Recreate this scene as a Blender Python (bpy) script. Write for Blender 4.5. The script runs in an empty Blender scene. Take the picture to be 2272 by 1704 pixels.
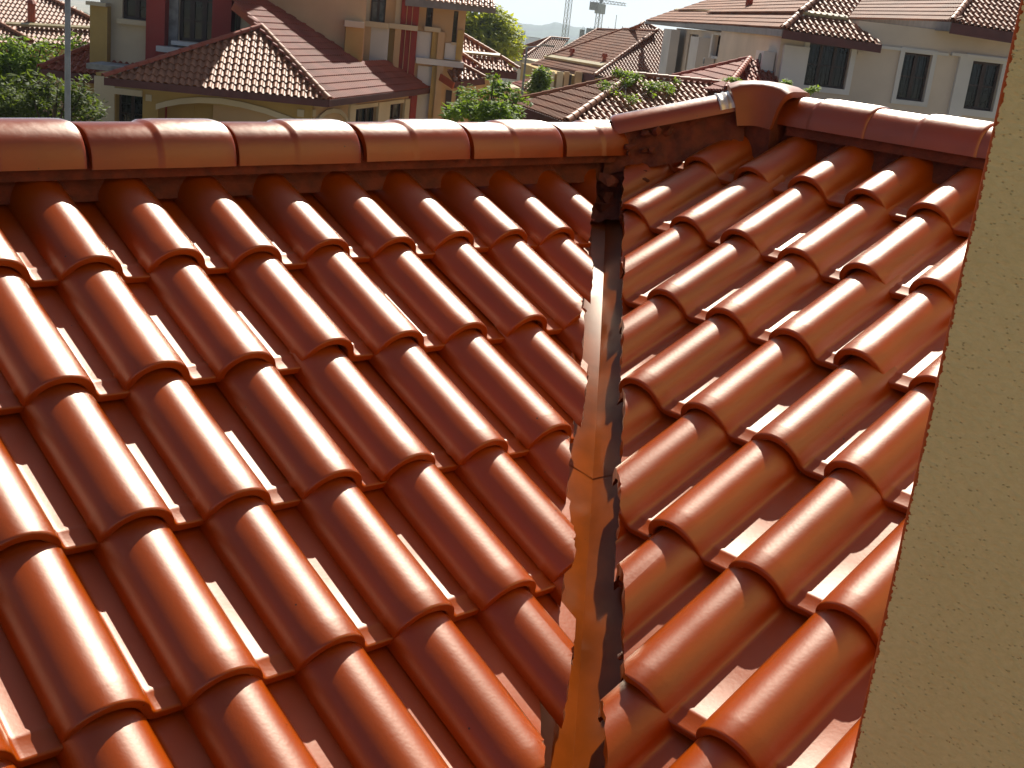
import bpy, bmesh, math, random
from mathutils import Vector, Matrix, noise
random.seed(7)
RAD = math.radians
sc = bpy.context.scene
COL = sc.collection

# ------------------------------------------------------------------ camera, sky, sun, exposure
Z0 = 5.6                                  # height of the near roof's reference course above the ground
cam_d = bpy.data.cameras.new('camera'); cam = bpy.data.objects.new('camera', cam_d); COL.objects.link(cam)
CAM = Vector((-0.9987, -2.2851, Z0 + 0.5982))
CR = Matrix(((0.7229875, 0.1259979, -0.6792743), (-0.6822327, 0.2851202, -0.6732496), (0.1088468, 0.9501742, 0.2920983)))
cam.matrix_world = Matrix.Translation(CAM) @ CR.to_4x4()
FPX = 2659.86
cam_d.sensor_width = 36.0; cam_d.lens = 36.0 * FPX / 2272.0
cam_d.clip_start = 0.05; cam_d.clip_end = 12000.0
sc.camera = cam

SUN_TO = Vector((0.86, 0.625, 1.0)).normalized()     # direction towards the sun
sun_el = math.asin(SUN_TO.z); sun_az = math.atan2(SUN_TO.x, SUN_TO.y)
world = bpy.data.worlds.new('World'); sc.world = world; world.use_nodes = True
wn = world.node_tree; wn.nodes.clear()
w_out = wn.nodes.new('ShaderNodeOutputWorld'); w_bg = wn.nodes.new('ShaderNodeBackground'); w_sky = wn.nodes.new('ShaderNodeTexSky')
w_sky.sky_type = 'NISHITA'; w_sky.sun_disc = False
w_sky.sun_elevation = sun_el; w_sky.sun_rotation = sun_az
w_sky.air_density = 0.45; w_sky.dust_density = 0.7; w_sky.ozone_density = 1.0
w_bg.inputs['Strength'].default_value = 0.06
wn.links.new(w_sky.outputs[0], w_bg.inputs[0]); wn.links.new(w_bg.outputs[0], w_out.inputs[0])
sun_d = bpy.data.lights.new('sun', 'SUN'); sun = bpy.data.objects.new('sun', sun_d); COL.objects.link(sun)
sun_d.energy = 5.0; sun_d.angle = RAD(0.53); sun_d.color = (1.0, 0.945, 0.83)
sun.rotation_euler = (-SUN_TO).to_track_quat('-Z', 'Y').to_euler(); sun.location = (0, 0, 60)
vs = sc.view_settings
vs.view_transform = 'Standard'; vs.look = 'None'; vs.exposure = 0.8; vs.gamma = 1.0; vs.use_curve_mapping = False
sc.cycles.max_bounces = 8
sc.cycles.use_denoising = True

# ------------------------------------------------------------------ helpers
def ray(px, py):
    return (CR @ Vector(((px - 1136.0) / FPX, -(py - 852.0) / FPX, -1.0)))
def onz(px, py, z):                       # the point of the level plane at height z seen there
    d = ray(px, py); return CAM + d * ((z - CAM.z) / d.z)
def atd(px, py, depth):                   # the point at that distance along the view axis
    return CAM + ray(px, py) * depth
RIGHT = Vector((CR[0][0], CR[1][0], 0)).normalized()
FWD = Vector((-CR[0][2], -CR[1][2], 0)).normalized()

def tag(o, label=None, cat=None, group=None, kind=None):
    if label: o['label'] = label
    if cat: o['category'] = cat
    if group: o['group'] = group
    if kind: o['kind'] = kind
    return o
def empty(name, loc=(0, 0, 0), rz=0.0, parent=None):
    o = bpy.data.objects.new(name, None); COL.objects.link(o); o.location = loc; o.rotation_euler = (0, 0, rz)
    o.empty_display_size = 0.2
    if parent: o.parent = parent
    return o
def link(name, me, mat=None, parent=None, M=None):
    o = bpy.data.objects.new(name, me); COL.objects.link(o)
    if mat and not me.materials: me.materials.append(mat)
    if parent: o.parent = parent
    if M is not None: o.matrix_basis = M
    return o
def mesh(name, verts, faces, smooth=None):
    me = bpy.data.meshes.new(name); me.from_pydata([tuple(v) for v in verts], [], faces)
    me.validate(); me.update()
    if smooth is not None: shade(me, smooth)
    return me
def shade(me, ang=35):
    me.polygons.foreach_set('use_smooth', [True] * len(me.polygons))
    me.set_sharp_from_angle(angle=RAD(ang))
def bm_mesh(name, bm, smooth=None):
    bmesh.ops.recalc_face_normals(bm, faces=bm.faces)
    me = bpy.data.meshes.new(name); bm.to_mesh(me); bm.free()
    if smooth is not None: shade(me, smooth)
    return me
class MB:
    """collects simple solids and builds them as one mesh object"""
    def __init__(s): s.v = []; s.f = []
    def add(s, vs, fs):
        b = len(s.v); s.v += [Vector(v) for v in vs]; s.f += [tuple(i + b for i in f) for f in fs]; return s
    def box(s, x0, x1, y0, y1, z0, z1):
        return s.add([(x0,y0,z0),(x1,y0,z0),(x1,y1,z0),(x0,y1,z0),(x0,y0,z1),(x1,y0,z1),(x1,y1,z1),(x0,y1,z1)],
                     [(0,3,2,1),(4,5,6,7),(0,1,5,4),(1,2,6,5),(2,3,7,6),(3,0,4,7)])
    def hexa(s, b, t):                    # four bottom and four top corners
        return s.add(list(b) + list(t), [(3,2,1,0),(4,5,6,7),(0,1,5,4),(1,2,6,5),(2,3,7,6),(3,0,4,7)])
    def prism(s, pts, up):                # a polygon pushed along a vector
        n = len(pts); P = [Vector(p) for p in pts]
        return s.add(P + [p + Vector(up) for p in P], [tuple(range(n))[::-1], tuple(range(n, 2*n))] + [(i, (i+1) % n, n + (i+1) % n, n + i) for i in range(n)])
    def bar(s, a, b, w, h, up=(0,0,1)):   # a rectangular bar from a to b
        a = Vector(a); b = Vector(b); d = (b - a).normalized(); x = d.cross(Vector(up)).normalized(); y = x.cross(d)
        q = [(-1,-1),(1,-1),(1,1),(-1,1)]
        return s.hexa([a + x*(i*w/2) + y*(j*h/2) for i, j in q], [b + x*(i*w/2) + y*(j*h/2) for i, j in q])
    def tube(s, a, b, r0, r1=None, n=10):
        a = Vector(a); b = Vector(b); r1 = r0 if r1 is None else r1
        d = (b - a).normalized(); x = d.orthogonal().normalized(); y = d.cross(x)
        A = [a + (x*math.cos(t) + y*math.sin(t))*r0 for t in [2*math.pi*i/n for i in range(n)]]
        B = [b + (x*math.cos(t) + y*math.sin(t))*r1 for t in [2*math.pi*i/n for i in range(n)]]
        return s.add(A + B, [tuple(range(n))[::-1], tuple(range(n, 2*n))] + [(i, (i+1) % n, n + (i+1) % n, n + i) for i in range(n)])
    def me(s, name='m', smooth=None):
        bm = bmesh.new(); vs = [bm.verts.new(v) for v in s.v]
        for f in s.f:
            try: bm.faces.new([vs[i] for i in f])
            except ValueError: pass
        return bm_mesh(name, bm, smooth)
    def build(s, name, mat, parent=None, smooth=None):
        return link(name, s.me(name, smooth), mat, parent)

# ------------------------------------------------------------------ materials
def lin(r, g, b):
    c = lambda v: (v/255.0/12.92) if v/255.0 <= 0.04045 else ((v/255.0 + 0.055)/1.055)**2.4
    return (c(r), c(g), c(b))
def material(name, col, rough=0.7, spec=0.5, var=0.12, vscale=3.0, bump=0.0, bscale=60.0, col2=None, detail=6.0, metal=0.0, coat=0.0, crough=0.2, objvar=0.0, bdist=0.003, rvar=0.0):
    m = bpy.data.materials.new(name); m.use_nodes = True; nt = m.node_tree; N = nt.nodes; L = nt.links
    bs = N['Principled BSDF']
    bs.inputs['Roughness'].default_value = rough; bs.inputs['Specular IOR Level'].default_value = spec; bs.inputs['Metallic'].default_value = metal
    if coat: bs.inputs['Coat Weight'].default_value = coat; bs.inputs['Coat Roughness'].default_value = crough
    tc = N.new('ShaderNodeTexCoord'); src = tc.outputs['Object']
    if objvar:
        oi = N.new('ShaderNodeObjectInfo'); ad = N.new('ShaderNodeVectorMath'); ad.operation = 'ADD'
        sv = N.new('ShaderNodeVectorMath'); sv.operation = 'SCALE'; sv.inputs['Scale'].default_value = 37.0
        cb = N.new('ShaderNodeCombineXYZ'); L.new(oi.outputs['Random'], cb.inputs[0]); L.new(oi.outputs['Random'], cb.inputs[1])
        L.new(cb.outputs[0], sv.inputs[0]); L.new(tc.outputs['Object'], ad.inputs[0]); L.new(sv.outputs[0], ad.inputs[1]); src = ad.outputs[0]
    no = N.new('ShaderNodeTexNoise'); no.inputs['Scale'].default_value = vscale; no.inputs['Detail'].default_value = detail
    L.new(src, no.inputs['Vector'])
    mix = N.new('ShaderNodeMix'); mix.data_type = 'RGBA'
    c2 = col2 if col2 else tuple(v * (1 - 2.2*var) for v in col); c1 = col if col2 else tuple(min(1, v * (1 + var)) for v in col)
    mix.inputs[6].default_value = (*c1, 1); mix.inputs[7].default_value = (*c2, 1)
    rp = N.new('ShaderNodeValToRGB'); rp.color_ramp.elements[0].position = 0.35; rp.color_ramp.elements[1].position = 0.68
    L.new(no.outputs['Fac'], rp.inputs[0]); L.new(rp.outputs['Color'], mix.inputs[0])
    out = mix.outputs[2]
    if objvar:
        hs = N.new('ShaderNodeHueSaturation'); mr = N.new('ShaderNodeMapRange')
        mr.inputs[3].default_value = 1 - objvar; mr.inputs[4].default_value = 1 + objvar
        L.new(oi.outputs['Random'], mr.inputs[0]); L.new(mr.outputs[0], hs.inputs['Value']); L.new(out, hs.inputs['Color']); out = hs.outputs[0]
    L.new(out, bs.inputs['Base Color'])
    if rvar:
        mr2 = N.new('ShaderNodeMapRange'); mr2.inputs[3].default_value = rough - rvar; mr2.inputs[4].default_value = rough + rvar
        n3 = N.new('ShaderNodeTexNoise'); n3.inputs['Scale'].default_value = vscale*2.7; n3.inputs['Detail'].default_value = 5; L.new(src, n3.inputs['Vector'])
        L.new(n3.outputs['Fac'], mr2.inputs[0]); L.new(mr2.outputs[0], bs.inputs['Roughness'])
    if bump:
        n2 = N.new('ShaderNodeTexNoise'); n2.inputs['Scale'].default_value = bscale; n2.inputs['Detail'].default_value = 4.0
        L.new(src, n2.inputs['Vector'])
        bp = N.new('ShaderNodeBump'); bp.inputs['Strength'].default_value = bump; bp.inputs['Distance'].default_value = bdist
        L.new(n2.outputs['Fac'], bp.inputs['Height']); L.new(bp.outputs[0], bs.inputs['Normal'])
        if coat: L.new(bp.outputs[0], bs.inputs['Coat Normal'])
    return m

M = {}
M['tile'] = material('glazed_tile_paint', (0.30, 0.047, 0.0012), rough=0.43, spec=0.0, var=0.05, vscale=5, bump=0.10, bscale=140, objvar=0.05, bdist=0.002, rvar=0.04)
def warm_gloss(m, t, ior=1.70, rough=0.40, pan=None):
    # satin paint: a body colour under a clear film with a Beckmann sheen (short tails, so the colour stays deep beside the glint)
    nt = m.node_tree; N = nt.nodes; L = nt.links; bs = N['Principled BSDF']; bs.inputs['Specular IOR Level'].default_value = 0.0
    for l in list(bs.inputs['Specular IOR Level'].links): L.remove(l)
    gl = N.new('ShaderNodeBsdfAnisotropic'); gl.distribution = 'BECKMANN'; gl.inputs['Color'].default_value = (*t, 1); gl.inputs['Roughness'].default_value = rough
    fr = N.new('ShaderNodeLayerWeight'); fr.inputs['Blend'].default_value = 0.5; ms = N.new('ShaderNodeMixShader')
    f0 = ((ior - 1)/(ior + 1))**2; pw = N.new('ShaderNodeMath'); pw.operation = 'POWER'; pw.inputs[1].default_value = 5.0; L.new(fr.outputs['Facing'], pw.inputs[0])
    sk = N.new('ShaderNodeMath'); sk.operation = 'MULTIPLY_ADD'; sk.inputs[1].default_value = 1 - f0; sk.inputs[2].default_value = f0; L.new(pw.outputs[0], sk.inputs[0])
    if bs.inputs['Normal'].links:
        s = bs.inputs['Normal'].links[0].from_socket; L.new(s, gl.inputs['Normal']); L.new(s, fr.inputs['Normal'])
    if bs.inputs['Roughness'].links: L.new(bs.inputs['Roughness'].links[0].from_socket, gl.inputs['Roughness'])
    fac = sk.outputs[0]
    if pan:
        tc = N.new('ShaderNodeTexCoord'); sx = N.new('ShaderNodeSeparateXYZ'); L.new(tc.outputs['Object'], sx.inputs[0])
        mr = N.new('ShaderNodeMapRange'); mr.interpolation_type = 'SMOOTHSTEP'; mr.inputs[1].default_value = 0.130; mr.inputs[2].default_value = 0.148; mr.inputs[3].default_value = 1.0; mr.inputs[4].default_value = pan; L.new(sx.outputs[0], mr.inputs[0])
        mu = N.new('ShaderNodeMath'); mu.operation = 'MULTIPLY'; L.new(fac, mu.inputs[0]); L.new(mr.outputs[0], mu.inputs[1]); fac = mu.outputs[0]
    L.new(fac, ms.inputs[0]); L.new(bs.outputs[0], ms.inputs[1]); L.new(gl.outputs[0], ms.inputs[2]); L.new(ms.outputs[0], N['Material Output'].inputs[0])
def specks(m):
    # scattered grit and pinholes in the paint
    nt = m.node_tree; N = nt.nodes; L = nt.links; bs = N['Principled BSDF']
    tc = N.new('ShaderNodeTexCoord'); oi = N.new('ShaderNodeObjectInfo'); ad = N.new('ShaderNodeVectorMath'); ad.operation = 'ADD'; L.new(tc.outputs['Object'], ad.inputs[0])
    cb = N.new('ShaderNodeCombineXYZ'); k = N.new('ShaderNodeMath'); k.operation = 'MULTIPLY'; k.inputs[1].default_value = 91.0; L.new(oi.outputs['Random'], k.inputs[0])
    for i in range(3): L.new(k.outputs[0], cb.inputs[i])
    L.new(cb.outputs[0], ad.inputs[1])
    vo = N.new('ShaderNodeTexVoronoi'); vo.inputs['Scale'].default_value = 42; L.new(ad.outputs[0], vo.inputs['Vector'])
    sp = N.new('ShaderNodeSeparateColor'); L.new(vo.outputs['Color'], sp.inputs[0])
    r = N.new('ShaderNodeMapRange'); r.inputs[1].default_value = 0.90; r.inputs[2].default_value = 1.0; r.inputs[3].default_value = 0.0; r.inputs[4].default_value = 0.11; L.new(sp.outputs[0], r.inputs[0])
    lt = N.new('ShaderNodeMath'); lt.operation = 'LESS_THAN'; L.new(vo.outputs['Distance'], lt.inputs[0]); L.new(r.outputs[0], lt.inputs[1])
    old = bs.inputs['Base Color'].links[0].from_socket; mx = N.new('ShaderNodeMix'); mx.data_type = 'RGBA'; mx.inputs[7].default_value = (0.05, 0.018, 0.008, 1)
    L.new(lt.outputs[0], mx.inputs[0]); L.new(old, mx.inputs[6]); L.new(mx.outputs[2], bs.inputs['Base Color'])
specks(M['tile']); warm_gloss(M['tile'], (1.0, 0.95, 0.86), pan=0.7)
M['ridge'] = material('ridge_tile_paint', (0.25, 0.038, 0.002), rough=0.46, spec=0.0, var=0.06, vscale=8, bump=0.22, bscale=45, objvar=0.05, bdist=0.003, rvar=0.05)
specks(M['ridge']); warm_gloss(M['ridge'], (1.0, 0.95, 0.88), 1.7)
M['mortar'] = material('painted_mortar', (0.13, 0.020, 0.004), rough=0.8, var=0.18, vscale=30, bump=0.8, bscale=55, bdist=0.006)
M['gutter'] = material('painted_valley_metal', (0.20, 0.042, 0.004), rough=0.44, spec=0.0, var=0.16, vscale=9, bump=0.05, bscale=14, bdist=0.003)
specks(M['gutter']); warm_gloss(M['gutter'], (1.0, 0.93, 0.85), 1.45)
M['deck'] = material('roof_underlay', (0.06, 0.03, 0.02), rough=0.9)

# ------------------------------------------------------------------ near roof: two slopes, valley, ridges
W, G = 0.194, 0.33                        # cover width and gauge of the tiles
PIT = RAD(26.08); CP, SP = math.cos(PIT), math.sin(PIT)
UA, VA, NA = Vector((1,0,0)), Vector((0,CP,SP)), Vector((0,-SP,CP))      # slope A: across, up, out
UB, VB, NB = Vector((0,-1,0)), Vector((CP,0,SP)), Vector((-SP,0,CP))     # slope B
PB = Vector((2.0136, -0.1419, 0.2000))
roof = empty('tiled_roof', (0, 0, Z0))
tag(roof, 'glossy orange-red tiled roof with two slopes meeting in a metal valley, nearest the camera', 'roof', kind='thing')

def tile_profile(w, n_arc=13):
    c, a, h = 0.336*w, 0.346*w, 0.061
    P = []
    for i in range(n_arc + 1):
        t = RAD(180 - (180 - 20) * i / n_arc); P.append((c + a*math.cos(t), h*math.sin(t)))
    e = P[-1]; t = RAD(20); d = Vector((a*math.sin(t), -h*math.cos(t))).normalized()
    b0 = Vector(e); b1 = b0 + d*0.012; b2 = Vector((0.1345, 0.0)); b3 = Vector((0.147, 0.0))
    for i in range(1, 6):
        s = i/5.0; q = b0*(1-s)**3 + b1*3*s*(1-s)**2 + b2*3*s*s*(1-s) + b3*s**3; P.append((q.x, q.y))
    P += [(0.170, 0.0), (w + 0.016, 0.0)]
    return P
def tile_mesh(w=W, length=G + 0.055, T=0.018):
    pr = tile_profile(w); n = len(pr)
    nor = []
    for i in range(n):
        a = Vector(pr[max(0, i-1)]); b = Vector(pr[min(n-1, i+1)]); d = (b - a).normalized(); nor.append(Vector((-d.y, d.x)))
    nor[0] = Vector((-1, 0))
    rows = [(0.0, -0.0040), (0.0008, -0.0018), (0.0025, -0.0005), (0.006, 0.0), (0.030, 0.0), (0.036, 0.0022), (0.043, 0.0026), (0.050, 0.0), (0.16, 0.0), (length, 0.0)]
    V = []; F = []
    slope = 0.0255 / G
    for v, o in rows:
        for i, (u, z) in enumerate(pr):
            k = o
            if o > 0: k = o if z < 0.004 else o*0.12
            q = Vector((u, z)) + nor[i]*k
            V.append((q.x, v, q.y - slope*v))
    top = len(rows)
    brow = [(0.0, 0.0025), (0.003, 0.0), (length, 0.0)]
    for v, o in brow:
        for i, (u, z) in enumerate(pr):
            q = Vector((u, z)) - nor[i]*(T - o)
            V.append((q.x, v, q.y - slope*v))
    for r in range(top - 1):
        for i in range(n - 1):
            a = r*n + i; F.append((a, a+1, a+n+1, a+n))
    B = top*n
    for r in range(len(brow) - 1):
        for i in range(n - 1):
            a = B + r*n + i; F.append((a, a+n, a+n+1, a+1))
    for i in range(n - 1): F.append((i, B+i, B+i+1, i+1))                                   # lip face
    e = (top-1)*n; be = B + (len(brow)-1)*n
    for i in range(n - 1): F.append((e+i, e+i+1, be+i+1, be+i))
    lft = [r*n for r in range(top)] + [B + r*n for r in reversed(range(len(brow)))]
    rgt = [r*n + n - 1 for r in range(top)] + [B + r*n + n - 1 for r in reversed(range(len(brow)))]
    F.append(tuple(lft)); F.append(tuple(reversed(rgt)))
    bm = bmesh.new(); vs_ = [bm.verts.new(v) for v in V]
    for f in F: bm.faces.new([vs_[i] for i in f])
    return bm_mesh('roof_tile', bm, 40)
TILE = tile_mesh(); TILE.materials.append(M['tile'])
TILE_TOP = tile_mesh(length=G - 0.012); TILE_TOP.materials.append(M['tile'])

def cut_tile(src, Mx, planes, jag=0.004):
    """copy of the tile cut by planes given in roof coordinates (point, outward normal)"""
    bm = bmesh.new(); bm.from_mesh(src); bm.transform(Mx)
    for co, no, jg in planes:
        g = bm.verts[:] + bm.edges[:] + bm.faces[:]
        r = bmesh.ops.bisect_plane(bm, geom=g, plane_co=co, plane_no=no, clear_outer=True, dist=1e-6)
        ed = [e for e in r['geom_cut'] if isinstance(e, bmesh.types.BMEdge)]
        if ed:
            try: bmesh.ops.triangle_fill(bm, edges=ed, use_beauty=True, use_dissolve=False)
            except Exception: pass
            no2 = Vector(no).normalized()
            for v in {v for e in ed for v in e.verts}:
                s = noise.noise(v.co*42.0) + 0.8*noise.noise(v.co*130.0 + Vector((3,1,7)))
                v.co += no2 * (s*jg) - no2*abs(jg)*0.3
    if len(bm.faces) < 6: bm.free(); return None
    bm.transform(Mx.inverted())
    me = bpy.data.meshes.new('roof_tile_cut'); bm.to_mesh(me); bm.free(); me.materials.append(M['tile']); shade(me, 40)
    return me

# valley line (plan) and the cuts on either side of it
VP0 = Vector((0.382, -1.151, 0)); VD = Vector((0.7255, 0.6882, 0)).normalized(); VN = Vector((-VD.y, VD.x, 0))   # VN points to slope A
CUT_A = (VP0 + VN*0.024, -VN); CUT_B = (VP0 - VN*0.072, VN)
HIP0 = Vector((1.905, 0.300, 0)); HIP1 = Vector((2.29, -0.084, 0))
HD = (HIP1 - HIP0).normalized(); HN = Vector((-HD.y, HD.x, 0))            # points away from slope B
CUT_H = (HIP0 + HN*0.0, HN)
JA = {(1,0):(-2,8),(1,1):(-4,0),(1,2):(-5,5),(1,3):(-2,-6),(1,4):(3,0),(1,5):(9,-7),(1,6):(9,-5),(1,7):(-3,-2),(2,-1):(-2,3),(2,0):(-4,-4),(2,1):(-6,0),(2,2):(2,-9),(2,3):(0,-5),(2,4):(3,-8),(2,5):(6,-5),(2,6):(8,-1),(3,-1):(1,-1),(3,0):(-3,0),(3,1):(3,3),(3,2):(-7,3),(3,3):(-5,8),(3,4):(1,5),(4,-2):(6,-9),(4,-1):(-4,-2),(4,0):(-2,2),(4,1):(0,2),(4,2):(4,9)}
JB = {(1,-1):(-4,5),(1,0):(-3,7),(1,1):(-8,0),(1,2):(-9,6),(1,3):(-10,9),(2,0):(8,-8),(2,1):(-6,-9),(2,2):(3,10),(2,3):(-3,6),(2,4):(-7,-3),(3,1):(4,-12),(3,2):(6,-10),(3,3):(8,-5),(3,4):(-6,-7),(3,5):(-4,1),(4,2):(4,-9),(4,3):(0,-9),(4,4):(8,2),(4,5):(-2,-2),(4,6):(8,10),(5,4):(-7,-4),(5,5):(5,1),(5,6):(7,-1),(6,5):(-7,7),(6,6):(0,8)}
def lay(slope, r, k):
    if slope == 'A': O, U, V, N_, J = Vector((0,0,0)), UA, VA, NA, JA
    else: O, U, V, N_, J = PB, UB, VB, NB, JB
    rnd = random.Random(hash((slope == 'A', r, k)) & 0xffff)
    du, dv = J.get((r, k), (rnd.uniform(-3, 3), rnd.uniform(-4, 4)))
    o = O + U*(k*W + du*0.001) - V*((r-1)*G + dv*0.001) + N_*rnd.uniform(-0.0012, 0.0015)
    Mx = Matrix(((U.x, V.x, N_.x, o.x), (U.y, V.y, N_.y, o.y), (U.z, V.z, N_.z, o.z), (0,0,0,1)))
    Mx = Mx @ Matrix.Rotation(RAD(rnd.uniform(-0.6, 0.6)), 4, 'Z') @ Matrix.Rotation(RAD(rnd.uniform(-0.9, 0.9)), 4, 'Y') @ Matrix.Rotation(RAD(rnd.uniform(-0.25, 0.35)), 4, 'X')
    src = TILE_TOP if r == 1 else TILE
    cs = [Mx @ Vector(c) for c in ((0,0,0),(W+.02,0,0),(0,G,0),(W+.02,G,0),(0,G*.5,0),(W*.5,0,.05),(W,G*.5,0))]
    planes = []
    cuts = [CUT_A] if slope == 'A' else [CUT_B, CUT_H]
    jit = rnd.uniform(-0.022, 0.014)
    for co, no in cuts:
        co = co + no*(jit if (co, no) != CUT_H else 0)
        s = [(c - co).dot(no) for c in cs]
        if min(s) > -0.012: return None
        if max(s) > -0.004:
            ang = RAD(rnd.uniform(-5, 5)) if (no - CUT_H[1]).length > 1e-6 else 0
            planes.append((co if ang == 0 else co + (cs[5] - co).project(no.cross(Vector((0,0,1)))), Matrix.Rotation(ang, 3, 'Z') @ no, 0.0055))
    me = src
    if planes:
        me = cut_tile(src, Mx, planes)
        if me is None: return None
    return link('roof_tile', me, None, roof, Mx)
nt_ = 0
for r in range(1, 9):
    for k in range(-8, 11):
        if lay('A', r, k): nt_ += 1
for r in range(1, 10):
    for j in range(-3, 9):
        if lay('B', r, j): nt_ += 1
print('near tiles', nt_)

# underlay boards below the tiles
def slope_pt(slope, x, y, n=0.0):
    if slope == 'A': return Vector((x, y, y*SP/CP)) + NA*n
    return Vector((x, y, PB.z + (x - PB.x)*SP/CP)) + NB*n
def vpt(s, off): return VP0 + VD*s + VN*off
DN = -0.085
mbk = MB()
a = [slope_pt('A', -1.8, 0.30, DN), slope_pt('A', -1.8, -2.5, DN)] + [slope_pt('A', vpt(s, 0).x, vpt(s, 0).y, DN) for s in (-1.95, 2.15)]
mbk.add(a, [(0, 1, 2, 3)])
b = [slope_pt('B', vpt(s, 0).x, vpt(s, 0).y, DN) for s in (2.15, -1.95)] + [slope_pt('B', -1.0, -2.5, DN), slope_pt('B', 2.29, -2.5, DN), slope_pt('B', 2.29, -0.084, DN)]
mbk.add(b, [(0, 1, 2, 3, 4)])
# far slopes beyond the ridges
rz = 0.30*SP/CP; rzB = PB.z + (2.29 - PB.x)*SP/CP
mbk.add([(-1.8, .30, rz-.02), (1.905, .30, rz-.02), (2.29, -.084, rzB-.02), (2.675, .30, rz-.02), (2.675+1.2, 1.5, rz-.6), (-1.8, 1.5, rz-.6)], [(0, 1, 2, 3, 4, 5)])
mbk.add([(2.29, -.084, rzB-.02), (2.29, -2.5, rzB-.02), (4.0, -2.5, rzB-.85), (4.0, 1.6, rzB-.85)], [(0, 1, 2, 3)])
mbk.build('roof_deck', M['deck'], roof)

# valley sheets: folded metal in two lengths, the upper lapping over the lower
def valley_sheet(s0, s1, lift):
    V = []; F = []
    prof = [(0.17, 'A', -0.046), (0.02, 'A', -0.049), (-0.006, 'A', -0.0505), (-0.0145, 'B', -0.0515), (-0.030, 'B', -0.050), (-0.20, 'B', -0.046)]
    N_ = 24
    for i in range(N_ + 1):
        s = s0 + (s1 - s0)*i/N_
        wob = 0.0005*math.sin(s*9.0)
        for off, sl, n in prof:
            bend = -0.019*max(0.0, 1 - ((s - 1.2)/1.25)**2) + 0.015
            p = vpt(s, off + bend*0.6 + 0.008); q = slope_pt(sl, p.x, p.y, n + lift + wob); V.append(q)
    m = len(prof)
    for i in range(N_):
        for j in range(m - 1): a = i*m + j; F.append((a, a+1, a+m+1, a+m))
    me = mesh('valley_sheet', V, F, 12)
    o = link('valley_sheet', me, M['gutter'], roof)
    return o
valley_sheet(-1.95, 0.80, 0.0)
valley_sheet(0.742, 1.93, 0.0014)

# ridge tiles
def ridge_mesh(L=0.352, hw=0.101, hh=0.094, small=0.93, step0=0.150, step1=0.172, T=0.014):
    n = 20
    def prof(s, t):
        P = []
        for i in range(n + 1):
            a = math.pi*i/n; x = -math.cos(a); z = max(0.0, math.sin(a))
            x = math.copysign(abs(x)**0.80, x); z = z**0.86
            P.append((x*(hw*s - t), z*(hh*s - t) - (hh*(1 - s))*0.10))
        return P
    st = [(0.0, small - 0.012), (0.004, small), (step0, small), (step0 + (step1-step0)*.35, small + (1-small)*.22), (step0 + (step1-step0)*.7, small + (1-small)*.80), (step1, 0.985), (step1 + .018, 1.0), (L - 0.03, 1.0), (L - .010, 0.992), (L - 0.003, 0.972), (L, 0.945)]
    V = []; F = []
    for u, s in st:
        for x, z in prof(s, 0): V.append((u, x, z))
    B = len(V); ist = [(L - 0.002, 0.93), (step1, 0.98), (step0, small), (0.0, small - 0.02)]
    for u, s in ist:
        for x, z in prof(s, T): V.append((u, x, z))
    m = n + 1
    for i in range(len(st) - 1):
        for j in range(n): a = i*m + j; F.append((a, a+m, a+m+1, a+1))
    for i in range(len(ist) - 1):
        for j in range(n): a = B + i*m + j; F.append((a, a+m, a+m+1, a+1))
    e = (len(st)-1)*m
    for j in range(n): F.append((e+j, B+j, B+j+1, e+j+1))
    be = B + (len(ist)-1)*m
    for j in range(n): F.append((be+j, j, j+1, be+j+1))
    lft = [i*m for i in range(len(st))] + [B + i*m for i in range(len(ist))]
    rgt = [i*m + n for i in range(len(st))] + [B + i*m + n for i in range(len(ist))]
    F.append(tuple(lft)); F.append(tuple(reversed(rgt)))
    bm = bmesh.new(); vs_ = [bm.verts.new(v) for v in V]
    for f in F: bm.faces.new([vs_[i] for i in f])
    return bm_mesh('ridge_tile', bm, 42)
RIDGE = ridge_mesh(); RIDGE.materials.append(M['ridge'])
def place(me, name, o, xdir, up=(0,0,1), roll=0.0):
    x = Vector(xdir).normalized(); y = Vector(up).cross(x).normalized(); z = x.cross(y)
    Mx = Matrix(((x.x, y.x, z.x, o[0]), (x.y, y.y, z.y, o[1]), (x.z, y.z, z.z, o[2]), (0,0,0,1))) @ Matrix.Rotation(roll, 4, 'X')
    return link(name, me, None, roof, Mx)
for i, xj in enumerate((-1.66, -1.29, -0.925, -0.56, -0.20, 0.165, 0.528, 0.900, 1.270)):
    z = 0.176 + 0.0215*(xj + 0.2)
    place(RIDGE, 'ridge_tile', (xj, 0.305 + random.uniform(-.002, .002), z), (1, 0, 0.0215 + random.uniform(-.004, .004)), roll=random.uniform(-.015, .015))
RIDGE_LAST = ridge_mesh(L=0.325); RIDGE_LAST.materials.append(M['ridge'])
place(RIDGE_LAST, 'ridge_tile', (1.640, 0.303, 0.2155), (1, 0, 0.02))
for yj in (-0.080, -0.428, -0.779, -1.13, -1.48):
    place(RIDGE, 'ridge_tile', (2.29 + random.uniform(-.002, .002), yj, 0.370), (0, -1, random.uniform(-.004, .004)), roll=random.uniform(-.015, .015))

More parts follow.
